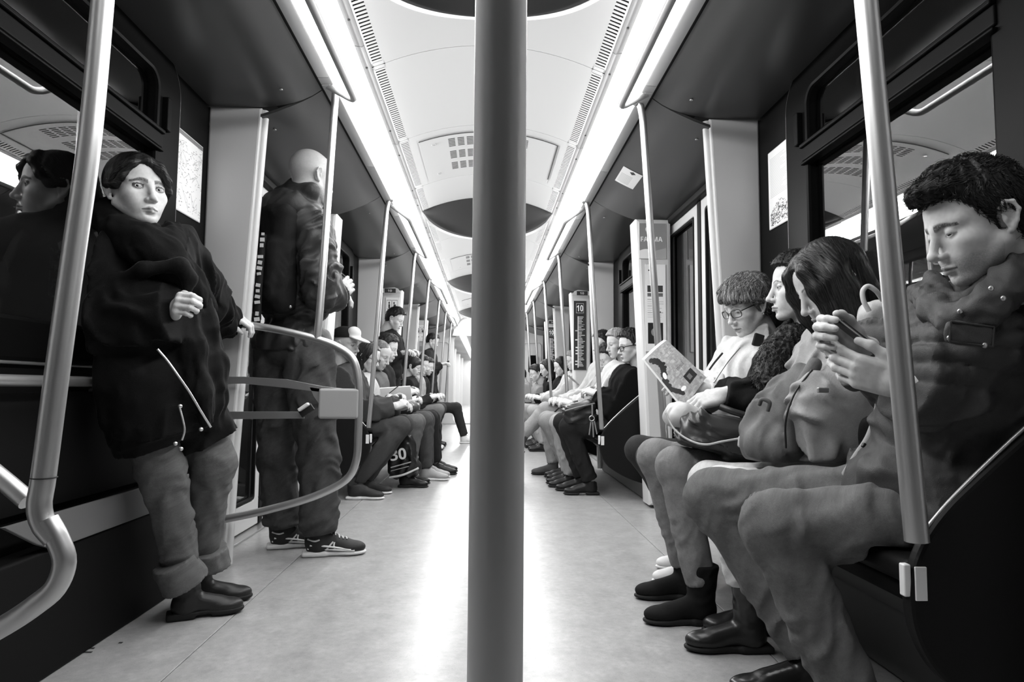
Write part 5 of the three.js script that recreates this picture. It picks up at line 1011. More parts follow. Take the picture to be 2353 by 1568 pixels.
// man with the phone
{
  const f = V(-0.9, -0.34, -0.12).normalize(), hc = A(2166, 541, 1.3).addScaledVector(f, -0.076);
  const dark = cloth(0.06, 0.6, { specularIntensity: 0.5 });
  const J = person({
    label: 'dark-haired man in a quilted jacket bending over the phone in his hands', sc: 1.02, skin: 0.54, hairTone: 0.004,
    seat: 1, cuts: [[V(0, 0, -1.705), V(0, 0, -1)]], legCuts: [[V(0, 0, -1.265), V(0, 0, 1)]], pel: V(1.0, 0.52, -1.5), neck: A(2285, 715, 1.4), fwd: V(-0.97, 0, -0.18), headC: hc, headF: f, headU: V(0.05, 1, 0.03), headScale: 0.99, handScale: 1.0,
    head: { lip: 0.6, stubble: 0.32, brow: 2.5, browY: 0.0165, browArch: 0.003, eyes: 0.0016, lidDrop: -0.0045, gaze: V(1, -0.5, 0), nose: 1.6, jaw: 1.05, width: 1.02, cell: 0.002 },
    sh: { r: A(2165, 745, 1.56), l: A(2375, 745, 1.32) }, el: { r: A(2130, 900, 1.6), l: A(2345, 985, 1.36) }, wr: { r: A(1980, 800, 1.47), l: A(2072, 880, 1.33) },
    hand: { r: { at: A(1972, 792, 1.46), dir: V(-0.9, 0.2, 0.16), back: V(-0.25, 0.15, -0.95), pose: { curl: [0.5, 0.53, 0.55, 0.56], thumb: 0.25, thumbUp: 0.004, spread: 0.03 } },
      l: { at: A(2076, 880, 1.33), dir: V(-0.8, 0.26, -0.4), back: V(-0.25, -0.4, 0.88), pose: { curl: [0.34, 0.37, 0.4, 0.46], thumb: -0.2, thumbUp: 0.01, spread: 0.09 } } },
    hip: { l: V(1.02, 0.5, -1.4), r: V(1.02, 0.5, -1.6) }, kn: { l: V(0.655, 0.475, -1.47), r: V(0.625, 0.485, -1.79) }, an: { l: V(0.8, 0.1, -1.42), r: V(0.84, 0.1, -1.68) }, toe: { l: V(-0.98, 0, -0.1), r: V(-0.98, 0, -0.06) },
    top: { name: 'quilted_jacket', mat: dark, t: 0.034, fold: 0.009, freq: 14, sleeve: [0.068, 0.062, 0.05], short: 0.02, skirt: 0.2, cell: 0.0052, cuff: true, collar: 0.055, collarR: 0.088,
      extra: (F, J) => {
        const y0 = J.neck.clone(); // quilted yoke and upper sleeves
        F.cap(J.at(J.neck, 0.07, -0.04, 0.0), J.at(J.sh.r, 0.03, -0.0, 0.02), 0.07, 0.07, { k: 0.02, ring: 0.035, ringAmp: 0.006 });
        F.cap(J.at(J.neck, 0.07, -0.05, 0.0), J.at(J.sh.l, 0.03, -0.01, -0.02), 0.07, 0.075, { k: 0.02, ring: 0.035, ringAmp: 0.006 });
        F.cap(J.sh.l.clone().lerp(J.el.l, 0.35), J.el.l.clone().lerp(J.sh.l, 0.1), 0.1, 0.098, { k: 0.02, ring: 0.032, ringAmp: 0.007 });
        F.chain([A(2128, 700, 1.5), A(2122, 760, 1.5), A(2118, 830, 1.52)], [0.05, 0.06, 0.055], { k: 0.03, fold: 0.008, freq: 20 });
        F.ell(A(2215, 790, 1.33), [0.09, 0.1, 0.13], { k: 0.04, fold: 0.006, freq: 10 });
        F.ell(A(2090, 1085, 1.45), [0.1, 0.05, 0.12], { k: 0.04, fold: 0.007, freq: 12 });
        F.dmax = 0.012; F.disp = (x, y, z, d) => { if (d > 0.02 || d < -0.02 || y < 0.76) return 0; const s = Math.abs(Math.sin(Math.PI * (y + 0.12 * x + 0.05 * z + 0.006 * N3(x * 9, y * 9, z * 9)) / 0.042)); return sstep(0.76, 0.8, y) * (0.009 * (Math.sqrt(s) - 0.8) + 0.0018 * N3(x * 45, y * 18, z * 45)); };
      } },
    legs: { name: 'trousers', mat: cloth(0.2, 0.9, { map: denimTone }), t: 0.011, fold: 0.008, freq: 14, r: [0.088, 0.06, 0.046], crop: 0.06, cell: 0.0075 },
    shoes: { kind: 'dress', mat: mat(0.012, 0.25, { specularIntensity: 0.8 }), scale: 1.06 },
    hair: { style: 'short', thick: 0.011, top: 0.03, tone: [0.003, 0.014], line: [0.074, 0.072], amp: 0.0045, fr: 14, count: 7000, len: 0.04, fib: { rad: 0.00055, lift: 0.003, out: true, wiggle: 0.9, steps: 5 }, flow: (p) => V(p.x > 0.0 && p.y > 0.06 ? 0.9 : -0.35, p.y > 0.08 ? 0.15 : -1, p.z * 3), after: (F) => F.chain([V(0.06, 0.098, -0.045), V(0.084, 0.094, -0.01), V(0.084, 0.094, 0.015), V(0.062, 0.09, 0.05)], [0.016, 0.019, 0.019, 0.015], { k: 0.018 }) },
  });
  const CF = new Field(); CF.chain([A(2122, 672, 1.45), A(2150, 712, 1.33), A(2205, 738, 1.25), A(2262, 712, 1.22), A(2318, 655, 1.22), A(2372, 600, 1.26)], [0.026, 0.03, 0.031, 0.033, 0.036, 0.038], { k: 0.02, fold: 0.006, freq: 26 }); CF.chain([A(2140, 640, 1.47), A(2172, 690, 1.36), A(2215, 700, 1.29), A(2275, 655, 1.27), A(2340, 590, 1.3)], [0.02, 0.022, 0.02, 0.024, 0.026], { k: 0.012, fold: 0.004, freq: 24 });
  mesh('collar', withUV(CF.mesh(0.0045)), dark, J.P);
  const k = (x, y, d) => A(x, y, d);
  // pocket flap with two snaps, collar snaps
  const flap = [[2178, 742], [2196, 736], [2294, 757], [2276, 794], [2255, 806], [2156, 781]], fp = flap.map(([x, y]) => k(x, y, 1.2));
  const n = fp[2].clone().sub(fp[0]).cross(fp[4].clone().sub(fp[0])).normalize(); if (n.z < 0) n.negate();
  const PF = new Field(); { const c = fp.reduce((a, b) => a.add(b.clone().multiplyScalar(1 / 6)), V(0, 0, 0)), e0 = fp[2].clone().sub(fp[0]).normalize(), e1 = n.clone().cross(e0); PF.box(c, [0.045, 0.0215, 0.009], 0.008, { basis: [e0, e1, n], k: 0, fold: 0.0025, freq: 25 }); mesh('pocket_flap', withUV(PF.mesh(0.003)), dark, J.P);
    const rimG = []; const cs = [[-0.042, -0.019], [0.042, -0.019], [0.042, 0.019], [-0.042, 0.019]].map(([a, b]) => c.clone().addScaledVector(e0, a).addScaledVector(e1, b).addScaledVector(n, 0.008)); for (let i = 0; i < 4; i++) rimG.push(tube([cs[i], cs[(i + 1) % 4]], 0.0022, 1, 8)); mesh('pocket_piping', rimG, cloth(0.07, 0.6), J.P); }
  for (const [x, y, d] of [[2182, 777, 1.195], [2263, 794, 1.192], [2278, 663, 1.178], [2206, 716, 1.215], [2306, 686, 1.175]]) mesh('snap', new THREE.SphereGeometry(0.0055, 14, 8).scale(1, 1, 0.6).translate(...k(x, y, d).toArray()), M.steel, J.P);
  // the phone
  const c = A(1972, 776, 1.385), T = thing('phone', 'black mobile phone held by the man in the quilted jacket', 'phone', c.toArray());
  const g = new RoundedBoxGeometry(0.115, 0.009, 0.06, 3, 0.004), m4 = new THREE.Matrix4().makeBasis(V(0.72, -0.66, 0.2).normalize(), V(0.6, 0.72, 0.25).normalize(), V(-0.31, -0.06, 0.95).normalize()).setPosition(c);
  mesh('phone_body', g.applyMatrix4(m4), mat(0.012, 0.25), T); mesh('screen', new THREE.BoxGeometry(0.1, 0.001, 0.054).translate(0, 0.005, 0).applyMatrix4(m4), mat(0.02, 0.12), T); mesh('edge_band', new RoundedBoxGeometry(0.117, 0.003, 0.062, 2, 0.0014).applyMatrix4(m4), M.steel, T);
}
// long-haired woman beside him
{
  const f = V(-0.86, -0.5, -0.02).normalize(), hc = A(1866, 676, 1.86).addScaledVector(f, -0.066);
  const light = cloth(0.34, 0.6, { specularIntensity: 0.4 });
  const J = person({
    label: 'woman with long straight dark hair and pale jacket looking down at her lap', sc: 0.95, skin: 0.52, hairTone: 0.012,
    seat: 1, cuts: [[V(0, 0, -1.708), V(0, 0, 1)], [V(0, 0, -2.125), V(0, 0, -1)]], pel: V(1.0, 0.5, -1.92), neck: A(1955, 790, 1.93), fwd: V(-0.99, 0, 0.1), headC: hc, headF: f, headU: V(0, 1, 0.02), headScale: 1.02,
    head: { female: true, eyes: 0.0018, lidDrop: -0.004, gaze: V(1, -0.5, 0), lip: 0.5, cell: 0.0026 },
    sh: { l: A(1985, 850, 1.8), r: A(1900, 820, 2.05) }, el: { l: A(1985, 1000, 1.8), r: A(1860, 960, 2.05) }, wr: { l: A(1815, 990, 1.96), r: A(1800, 980, 2.0) },
    hand: { l: { dir: V(-0.9, 0.1, -0.4), back: V(0, 1, 0), pose: { curl: [0.4, 0.4, 0.45, 0.45] } }, r: { dir: V(-0.9, 0.2, 0.2), back: V(0, 1, 0), pose: { curl: [0.4, 0.4, 0.45, 0.45] } } },
    kn: { l: V(0.725, 0.48, -1.985), r: V(0.73, 0.48, -2.12) }, an: { l: V(0.8, 0.12, -1.99), r: V(0.9, 0.12, -2.13) }, toe: { l: V(-1, 0, -0.02), r: V(-1, 0, 0) },
    top: { name: 'jacket', mat: light, t: 0.036, fold: 0.016, freq: 13, sleeve: [0.066, 0.064, 0.054], skirt: 0.15, cell: 0.006, collar: 0.02, collarR: 0.075,
      extra: (F) => {
        F.ell(A(1925, 960, 1.78), [0.12, 0.14, 0.09], { k: 0.04, fold: 0.02, freq: 11, fdir: [1.2, 0.5, 1], basis: [V(0.75, 0.66, 0), V(-0.66, 0.75, 0), V(0, 0, 1)] });
        F.box(A(1872, 985, 1.745), [0.026, 0.095, 0.016], 0.014, { k: 0.024, basis: [V(0.97, 0.1, 0.2), V(-0.12, 0.99, 0.02), V(-0.2, 0, 0.98)] });
        F.cut(A(1950, 1058, 1.8), V(0.05, -1, 0.05), 0.012);
      } },
    legCuts: [[V(0, 0, -1.865), V(0, 0, 1)]],
    legs: { name: 'trousers', mat: cloth(0.7, 0.8), t: 0.01, fold: 0.004, r: [0.076, 0.056, 0.04], crop: 0.22 },
    shoes: { kind: 'high', mat: mat(0.016, 0.3, { specularIntensity: 0.8 }), scale: 1.08 },
    hair: { style: 'long', thick: 0.013, tone: [0.006, 0.03], line: [0.07, 0.082], slope: 0.0, round: 0.9, amp: 0.0016, count: 9000, len: 0.16, fib: { rad: 0.0006, lift: 0.0016, steps: 10, wiggle: 0.12 }, flow: (p) => V(p.y > 0.06 ? 0.1 - p.x * 2 : 0.28 - p.x * 2, p.y > 0.1 ? -0.15 : -1, p.y > 0.03 ? p.z * 14 : -p.z * 0.4),
      extra: (F) => { F.ell(V(-0.02, -0.05, 0), [0.085, 0.1, 0.086], { k: 0.03 }); for (const s of [-1, 1]) F.chain([V(0.02, 0.04, s * 0.084), V(0.022, -0.03, s * 0.086), V(0.03, -0.09, s * 0.075), V(0.03, -0.15, s * 0.062)], [0.022, 0.028, 0.028, 0.018], { k: 0.025 }); F.ell(V(-0.05, -0.12, 0), [0.06, 0.07, 0.075], { k: 0.03 }); },
      after: (F) => { for (const s of [-1, 1]) { F.chain([V(0.05, 0.1, s * 0.01), V(0.074, 0.07, s * 0.045), V(0.08, 0.01, s * 0.066), V(0.072, -0.06, s * 0.07), V(0.06, -0.13, s * 0.066), V(0.045, -0.2, s * 0.06)], [0.014, 0.018, 0.021, 0.024, 0.024, 0.012], { k: 0.02 }); F.chain([V(0.03, 0.02, s * 0.084), V(0.03, -0.06, s * 0.084), V(0.025, -0.14, s * 0.074), V(0.01, -0.2, s * 0.066)], [0.024, 0.028, 0.028, 0.014], { k: 0.02 }); } } },
  });
  const wm = cloth(0.75, 0.6), H = new Field(); H.ell(A(2020, 735, 1.72), [0.055, 0.05, 0.035], { k: 0, fold: 0.006, freq: 14 }); H.cap(A(2000, 722, 1.7), A(2060, 790, 1.72), 0.028, 0.03, { k: 0.02 }); mesh('hood', withUV(H.mesh(0.005)), wm, J.P);
  mesh('hood_loop', tube([A(1997, 716, 1.66), A(1984, 690, 1.66), A(1983, 668, 1.66), A(1994, 658, 1.66), A(2012, 668, 1.66), A(2028, 690, 1.67)], 0.0065, 40, 10), wm, J.P);
  // her grey rucksack, on her lap
  const c = A(1795, 985, 1.95), T = thing('rucksack', 'puffy grey rucksack held on the lap of the long-haired woman', 'rucksack', c.toArray()), F = new Field(), gm = cloth(0.13, 0.6, { specularIntensity: 0.4 });
  F.ell(A(1800, 975, 1.95), [0.1, 0.125, 0.12], { k: 0, fold: 0.018, freq: 10, fdir: [1.2, 0.4, 1] }); F.ell(A(1772, 1025, 1.93), [0.09, 0.075, 0.11], { k: 0.04, fold: 0.01, freq: 12 }); F.ell(A(1850, 900, 1.9), [0.07, 0.08, 0.1], { k: 0.05, fold: 0.01, freq: 12 });
  F.chain([A(1872, 838, 1.8), A(1838, 900, 1.8), A(1822, 960, 1.8), A(1824, 1030, 1.82)], [0.02, 0.022, 0.022, 0.02], { k: 0.012 }); F.cut(A(1800, 1062, 1.9), V(0, -1, 0), 0.02);
  mesh('bag', withUV(F.mesh(0.006)), gm, T);
  mesh('zip', tube([A(1866, 850, 1.76), A(1826, 905, 1.765), A(1806, 965, 1.77), A(1806, 1030, 1.79)], 0.003, 40, 8), M.black, T);
  mesh('loop', tube([A(1745, 930, 1.86), A(1752, 918, 1.84), A(1768, 925, 1.83), A(1764, 945, 1.84)], 0.006, 24, 8), gm, T);
  mesh('buckle', bx(0, 0.03, 0, 0.014, 0, 0.01, 0.003).translate(...A(1876, 903, 1.7).toArray()), M.steel, T);
  // her second bag with a rope handle hangs between her and the man
  const c2 = A(2010, 1010, 1.62), U = thing('strap_bag', 'dark webbing straps with a pale rope handle beside the man with the phone', 'bag', c2.toArray());
  mesh('rope_handle', tube([A(2022, 920, 1.56), A(2012, 965, 1.56), A(1995, 1010, 1.56), A(1968, 1050, 1.57), A(1942, 1092, 1.6)], 0.0095, 40, 10), cloth(0.4, 0.8), U);
  mesh('webbing', [tube([A(2036, 935, 1.6), A(2020, 1000, 1.6), A(1996, 1055, 1.61)], 0.012, 30, 8), tube([A(2048, 950, 1.62), A(2034, 1020, 1.62), A(2010, 1070, 1.63)], 0.012, 30, 8)], cloth(0.03, 0.8), U).userData.kind = 'stuff';
  const bf = new Field(); bf.box(A(2025, 1025, 1.66), [0.05, 0.075, 0.03], 0.025, { k: 0, fold: 0.005 }); mesh('bag', withUV(bf.mesh(0.006)), cloth(0.012, 0.8), U);
  mesh('clip', [bx(-0.018, 0.018, -0.006, 0.006, -0.005, 0.005, 0.003).rotateZ(-0.5).translate(...A(1996, 1030, 1.55).toArray())], M.black, U);
}
// curly-haired woman
{
  const f = V(-0.975, -0.06, -0.2).normalize(), hc = A(1790, 664, 2.27).addScaledVector(f, -0.072);
  const J = person({
    label: 'woman in profile with curly tied hair and a dark fur-collared coat', sc: 0.95, skin: 0.56, hairTone: 0.012,
    seat: 1, cuts: [[V(0, 0, -2.128), V(0, 0, 1)], [V(0, 0, -2.56), V(0, 0, -1)]], pel: V(1.02, 0.5, -2.34), neck: A(1840, 782, 2.34), fwd: V(-0.98, 0, 0.1), headC: hc, headF: f, headU: V(0.06, 1, 0), headScale: 0.98,
    head: { female: true, eyes: 0.004, gaze: V(1, -0.05, 0), lip: 0.48, nose: 1.3, brow: 1.2, cell: 0.0026 },
    sh: { l: A(1850, 828, 2.24), r: A(1800, 815, 2.46) }, el: { l: A(1765, 925, 2.22), r: A(1745, 915, 2.45) }, wr: { l: A(1664, 905, 2.24), r: A(1650, 905, 2.42) },
    hand: { l: { dir: V(-0.9, -0.3, -0.15), back: V(-0.1, 0.75, 0.6), pose: { curl: [0.42, 0.46, 0.5, 0.52], thumb: 0.5 } }, r: { at: A(1655, 915, 2.34), dir: V(-0.85, -0.45, 0.1), back: V(-0.3, 0.5, -0.7), pose: { curl: [0.5, 0.5, 0.5, 0.5] } } },
    kn: { l: V(0.66, 0.515, -2.26), r: V(0.645, 0.525, -2.47) }, an: { l: V(0.73, 0.12, -2.22), r: V(0.76, 0.12, -2.48) }, toe: { l: V(-1, 0, 0), r: V(-1, 0, 0) },
    top: { name: 'coat', mat: cloth(0.012, 0.85), t: 0.028, fold: 0.008, freq: 14, skirt: 0.25, collar: 0.05, collarR: 0.075 },
    legs: { name: 'trousers', mat: cloth(0.3, 0.85, { map: denimTone }), t: 0.008, fold: 0.004, freq: 16, r: [0.08, 0.058, 0.045] },
    shoes: { kind: 'high', mat: mat(0.012, 0.8, { specularIntensity: 0.2 }), scale: 1.08 },
    hair: { style: 'short', thick: 0.014, top: 0.022, tone: [0.004, 0.02], line: [0.064, 0.078], amp: 0.005, fr: 16, count: 3800, len: 0.05, fib: { rad: 0.0006, lift: 0.004, wiggle: 1.6, out: true }, flow: (p, t, n) => V(-0.7 + 0.5 * Math.sin(t * 9 + n), -0.3, 0.6 * Math.cos(t * 9 + n) + p.z * 3), extra: (F) => { F.ell(V(-0.1, 0.02, 0), [0.05, 0.055, 0.06], { k: 0.02 }); F.ell(V(-0.08, -0.05, 0.02), [0.04, 0.06, 0.055], { k: 0.02 }); } },
  });
  const fur = new Field(); fur.chain([A(1868, 765, 2.4), A(1822, 785, 2.24), A(1790, 822, 2.2), A(1772, 880, 2.18), A(1768, 930, 2.18)], [0.045, 0.055, 0.06, 0.055, 0.035], { k: 0.03 }); fur.dmax = 0.012; fur.disp = (x, y, z) => 0.008 * N3(x * 55, y * 45, z * 55);
  const fb = fur.mesh(0.006, () => 0.01), ff = fibres(fur, fb, 5000, 0.03, (p, t, n) => V(Math.sin(n * 1.7) * 0.5 - 0.3, -0.8, Math.cos(n * 2.3) * 0.5), { rad: 0.0007, lift: 0.008, out: true, steps: 4, tone: [0.004, 0.05], wiggle: 0.6 });
  mesh('fur_collar', mergeColored([fb, ff]), hairMat, J.P);
  mesh('earring', new THREE.TorusGeometry(0.006, 0.001, 8, 16).translate(...toWorld(V(0.0, -0.046, 0.078), J.head, J.hs).toArray()), M.steel, J.P);
  // her handbag
  const c = A(1630, 1000, 2.25), T = thing('handbag', 'pale and dark leather handbag on the lap under the clasped hands', 'handbag', c.toArray()), Bf = new Field(), Dk = new Field();
  Bf.box(A(1576, 962, 2.3), [0.065, 0.045, 0.09], 0.035, { k: 0, basis: [V(0.9, -0.42, 0), V(0.42, 0.9, 0), V(0, 0, 1)], fold: 0.004, freq: 14 }); mesh('bag_end', withUV(Bf.mesh(0.005)), mat(0.42, 0.5), T);
  Dk.box(A(1645, 1000, 2.22), [0.125, 0.062, 0.11], 0.05, { k: 0, basis: [V(0.96, -0.28, 0), V(0.28, 0.96, 0), V(0, 0, 1)], fold: 0.014, freq: 16, fdir: [0.5, 1.5, 0.5] }); Dk.ell(A(1700, 1020, 2.2), [0.08, 0.06, 0.1], { k: 0.03, fold: 0.01 });
  mesh('bag', withUV(Dk.mesh(0.005)), mat(0.035, 0.35, { specularIntensity: 0.7 }), T);
  mesh('strap', tube([A(1655, 935, 2.14), A(1680, 945, 2.12), A(1720, 960, 2.12), A(1730, 985, 2.14)], 0.011, 30, 10), mat(0.025, 0.4), T);
  mesh('stud', new THREE.SphereGeometry(0.007, 12, 8).translate(...A(1722, 955, 2.09).toArray()), M.steel, T);
  mesh('piping', tube([A(1530, 950, 2.2), A(1548, 985, 2.17), A(1580, 1010, 2.13), A(1620, 1022, 2.08), A(1660, 1015, 2.06), A(1700, 1008, 2.06)], 0.0035, 40, 8), mat(0.4, 0.4), T);
}
// woman with glasses reading a magazine
{
  const f = V(-0.86, -0.4, 0.28).normalize(), hc = A(1687, 717, 2.7).addScaledVector(f, -0.075);
  const wj = cloth(0.72, 0.75);
  const J = person({
    label: 'short-haired woman in glasses and a white jacket reading a magazine', sc: 0.96, skin: 0.56, hairTone: 0.16,
    seat: 1, cuts: [[V(0, 0, -2.564), V(0, 0, 1)], [V(0, 0, -2.866), V(0, 0, -1)]], legCuts: [[V(0, 0, -2.94), V(0, 0, -1)]], pel: V(1.02, 0.5, -2.72), neck: A(1742, 798, 2.74), fwd: V(-0.97, 0, 0.2), headC: hc, headF: f, headU: V(0.04, 1, 0), headScale: 1.0,
    head: { female: true, eyes: 0.002, lidDrop: -0.004, gaze: V(1, -0.5, 0), lip: 0.5, brow: 0.8, cell: 0.0028, neck: 0.05 },
    sh: { l: A(1778, 838, 2.64), r: A(1690, 820, 2.8) }, el: { l: A(1735, 935, 2.64), r: A(1640, 905, 2.78) }, wr: { l: A(1622, 893, 2.6), r: A(1580, 880, 2.8) },
    hand: { l: { dir: V(-0.93, 0.12, -0.1), back: V(-0.1, 0.75, 0.62), pose: { curl: [0.22, 0.26, 0.3, 0.34], thumb: 0.5 } }, r: { dir: V(-0.8, 0.2, 0.2), back: V(-0.5, -0.6, 0.3), pose: { curl: [0.3, 0.3, 0.35, 0.4] } } },
    kn: { r: V(0.69, 0.51, -2.92), l: V(0.69, 0.5, -2.7) }, an: { r: V(0.93, 0.1, -2.88), l: V(0.86, 0.1, -2.68) }, toe: { l: V(-1, 0, 0.05), r: V(-1, 0, 0) },
    top: { name: 'jacket', mat: wj, t: 0.026, fold: 0.013, freq: 15, skirt: 0.12, collar: 0.075, collarR: 0.08, cell: 0.007 },
    legs: { name: 'trousers', mat: cloth(0.04, 0.85), t: 0.006, fold: 0.003, r: [0.078, 0.056, 0.042] },
    shoes: { kind: 'sneaker', mat: mat(0.75, 0.6), sole: whiteRubber },
    hair: { style: 'short', thick: 0.016, top: 0.026, tone: [0.03, 0.3], line: [0.07, 0.066], amp: 0.004, fr: 14, count: 4200, len: 0.055, fib: { rad: 0.0008, lift: 0.003, wiggle: 0.6, out: true, tone: [0.03, 0.45] }, flow: (p) => V(p.y > 0.03 && p.x > -0.04 ? 0.8 : -0.5, p.y > 0.09 ? 0 : -0.8, p.z * 5), after: (F) => { F.chain([V(0.06, 0.09, -0.05), V(0.088, 0.068, -0.02), V(0.092, 0.06, 0.012), V(0.082, 0.056, 0.04), V(0.056, 0.044, 0.068), V(0.02, 0.02, 0.08)], [0.016, 0.016, 0.015, 0.015, 0.015, 0.012], { k: 0.014 }); F.ell(V(-0.03, 0.06, 0), [0.09, 0.07, 0.085], { k: 0.03 }); } },
    glasses: { r: 0.0018 },
  });
  mesh('earring', new THREE.SphereGeometry(0.005, 10, 8).translate(...toWorld(V(0.002, -0.045, 0.079), J.head, J.hs).toArray()), M.steel, J.P);
  mesh('jacket_zip', tube([A(1700, 800, 2.62), A(1668, 838, 2.56), A(1640, 880, 2.54)], 0.003, 24, 8), M.steel, J.P);
  mesh('shoulder_tab', bx(-0.02, 0.02, -0.026, 0.026, -0.008, 0.008, 0.004).rotateZ(-0.3).translate(...A(1742, 782, 2.63).toArray()), cloth(0.03), J.P);
  mesh('zip_pull', tube([A(1660, 812, 2.6), A(1640, 836, 2.58), A(1630, 850, 2.57)], 0.004, 12, 8), cloth(0.05), J.P);
  // the magazine
  const P4 = [A(1481, 828, 2.62), A(1532, 783, 2.72), A(1622, 868, 2.6), A(1572, 940, 2.5)], c = P4.reduce((a, b) => a.add(b.clone().multiplyScalar(0.25)), V(0, 0, 0));
  const T = thing('magazine', 'open illustrated magazine held by the woman in glasses', 'magazine', c.toArray());
  const tex = canvasTex(512, 700, (x, w, h) => {
    x.fillStyle = '#9a9a9a'; x.fillRect(0, 0, w, h); for (let i = 0; i < 500; i++) { x.fillStyle = ['#8a8a8a', '#b4b4b4', '#c6c6c6', '#7c7c7c'][Math.floor(rnd() * 4)]; x.globalAlpha = 0.4; x.fillRect(rnd() * w, rnd() * h, 10 + rnd() * 50, 8 + rnd() * 30); } x.globalAlpha = 1;
    x.fillStyle = '#1e1e1e'; for (let i = 0; i < 26; i++) { const t = i / 25; x.beginPath(); x.ellipse(60 + 60 * Math.sin(t * 7) + 20 * rnd(), 60 + t * 520, 34 + 30 * rnd(), 24, t, 0, 7); x.fill(); } x.fillStyle = '#ececec'; x.beginPath(); x.ellipse(70, 300, 26, 40, 0.4, 0, 7); x.fill(); x.beginPath(); x.ellipse(150, 560, 40, 24, 0.2, 0, 7); x.fill();
    x.fillStyle = '#2a2a2a'; x.fillRect(250, 470, 190, 120); x.fillStyle = '#6a6a6a'; x.fillRect(290, 500, 70, 60); x.fillStyle = '#5a5a5a'; x.font = 'bold 64px serif'; x.fillText('mool', 250, 380); x.fillStyle = '#333'; x.font = 'bold 44px serif'; x.fillText('de', 420, 660);
  });
  const nrm = P4[1].clone().sub(P4[0]).cross(P4[3].clone().sub(P4[0])).normalize(); if (nrm.z < 0) nrm.negate();
  const leafGeo = (off, bulge, shift) => { const g = new THREE.PlaneGeometry(1, 1, 10, 12), p = g.attributes.position; for (let i = 0; i < p.count; i++) { const u = p.getX(i) + 0.5, v = 0.5 - p.getY(i); const a = P4[0].clone().lerp(P4[1], u), b = P4[3].clone().lerp(P4[2], u), q = a.lerp(b, v).addScaledVector(nrm, off + bulge * Math.sin(Math.PI * u)).add(shift); p.setXYZ(i, q.x, q.y, q.z); } g.computeVertexNormals(); return g; };
  mesh('cover', leafGeo(0.002, 0.012, V(0, 0, 0)), new THREE.MeshPhysicalMaterial({ map: tex, roughness: 0.35, side: THREE.DoubleSide }), T);
  for (let i = 1; i < 4; i++) mesh('page', leafGeo(0.002 - i * 0.003, 0.012 + i * 0.001, V(-0.003 * i, 0.003 * i, 0)), mat(0.75, 0.6), T);
}
// ---------- passengers farther down the carriage ----------
function sitter(side, d, o) {
  const z = -d, x = side * (o.x ?? 1.0), lean = o.lean ?? 0.12, hc = A(o.at[0], o.at[1], o.hd ?? d), yaw = o.yaw ?? 0.25, sp = o.spread ?? 0.1;
  const out = { l: side > 0 ? 1 : -1 };   // own left is towards the camera on the right-hand bench
  const zz = (k) => (k === 'l' ? 1 : -1) * (side > 0 ? 1 : -1);
  const pair = (fn) => ({ l: fn(zz('l')), r: fn(zz('r')) });
  const near = o.near ?? 0.5;
  return person({
    label: o.label, group: o.group, seat: side, cuts: [[V(0, 0, z + (o.half ?? 0.225)), V(0, 0, 1)], [V(0, 0, z - (o.half ?? 0.225)), V(0, 0, -1)]], legCuts: [[V(0, 0, z + (o.half ?? 0.225)), V(0, 0, 1)], [V(0, 0, z - (o.half ?? 0.225)), V(0, 0, -1)]], sc: o.sc ?? (o.head?.female ? 0.94 : 1), near, skin: o.skin ?? 0.52, hairTone: o.hair ? (o.hair.tone?.[0] ?? 0.01) : 0.02,
    pel: V(x, 0.5, z), neck: V(lerp(x, hc.x, 0.75) + side * 0.02, hc.y - 0.2, z * 0.5 + hc.z * 0.5), fwd: V(-side, 0, o.twist ?? 0.05), headC: hc, headF: V(-side * 0.9, o.pitch ?? -0.3, yaw).normalize(), headU: V(0, 1, 0),
    head: { ...(o.head || {}), gaze: V(1, -0.3, 0) },
    wr: o.wr ?? pair((s) => V(side * (o.wx ?? 0.7), o.wy ?? 0.66, z + s * 0.07)),
    hand: pair((s) => ({ dir: V(-side * 0.8, 0.25, -s * 0.5), back: V(-side * 0.2, 0.85, s * 0.4), pose: { curl: [0.4, 0.42, 0.46, 0.5] } })),
    kn: o.kn ?? pair((s) => V(side * (o.kx ?? 0.6), 0.5, z + s * sp)), an: o.an ?? pair((s) => V(side * (o.fx ?? 0.72), 0.1, z + s * (sp * 0.9))), toe: o.toe ?? pair(() => V(-side, 0, 0)), lift: o.lift,
    top: { t: 0.028, fold: 0.009, freq: 13, skirt: 0.15, collar: 0.03, ...o.top }, legs: { t: 0.012, fold: 0.006, ...o.legs }, shoes: { kind: 'sneaker', ...o.shoes }, hair: o.hair, glasses: o.glasses, headScale: o.headScale,
  });
}
const dkHair = (o = {}) => ({ style: 'short', thick: 0.01, top: 0.025, tone: [0.006, 0.03], amp: 0.0045, ragged: 0.01, fr: 14, count: 600, len: 0.04, flow: sFlow, fib: { rad: 0.0013, lift: 0.004, out: true, wiggle: 0.7, steps: 4 }, ...o });
const longHair = (o = {}) => ({ style: 'long', thick: 0.014, tone: [0.008, 0.04], slope: 0.25, round: 1.2, amp: 0.0025, extra: (F) => { F.ell(V(-0.03, -0.06, 0), [0.075, 0.11, 0.085], { k: 0.03 }); F.ell(V(-0.03, -0.14, 0), [0.06, 0.07, 0.08], { k: 0.03 }); }, ...o });
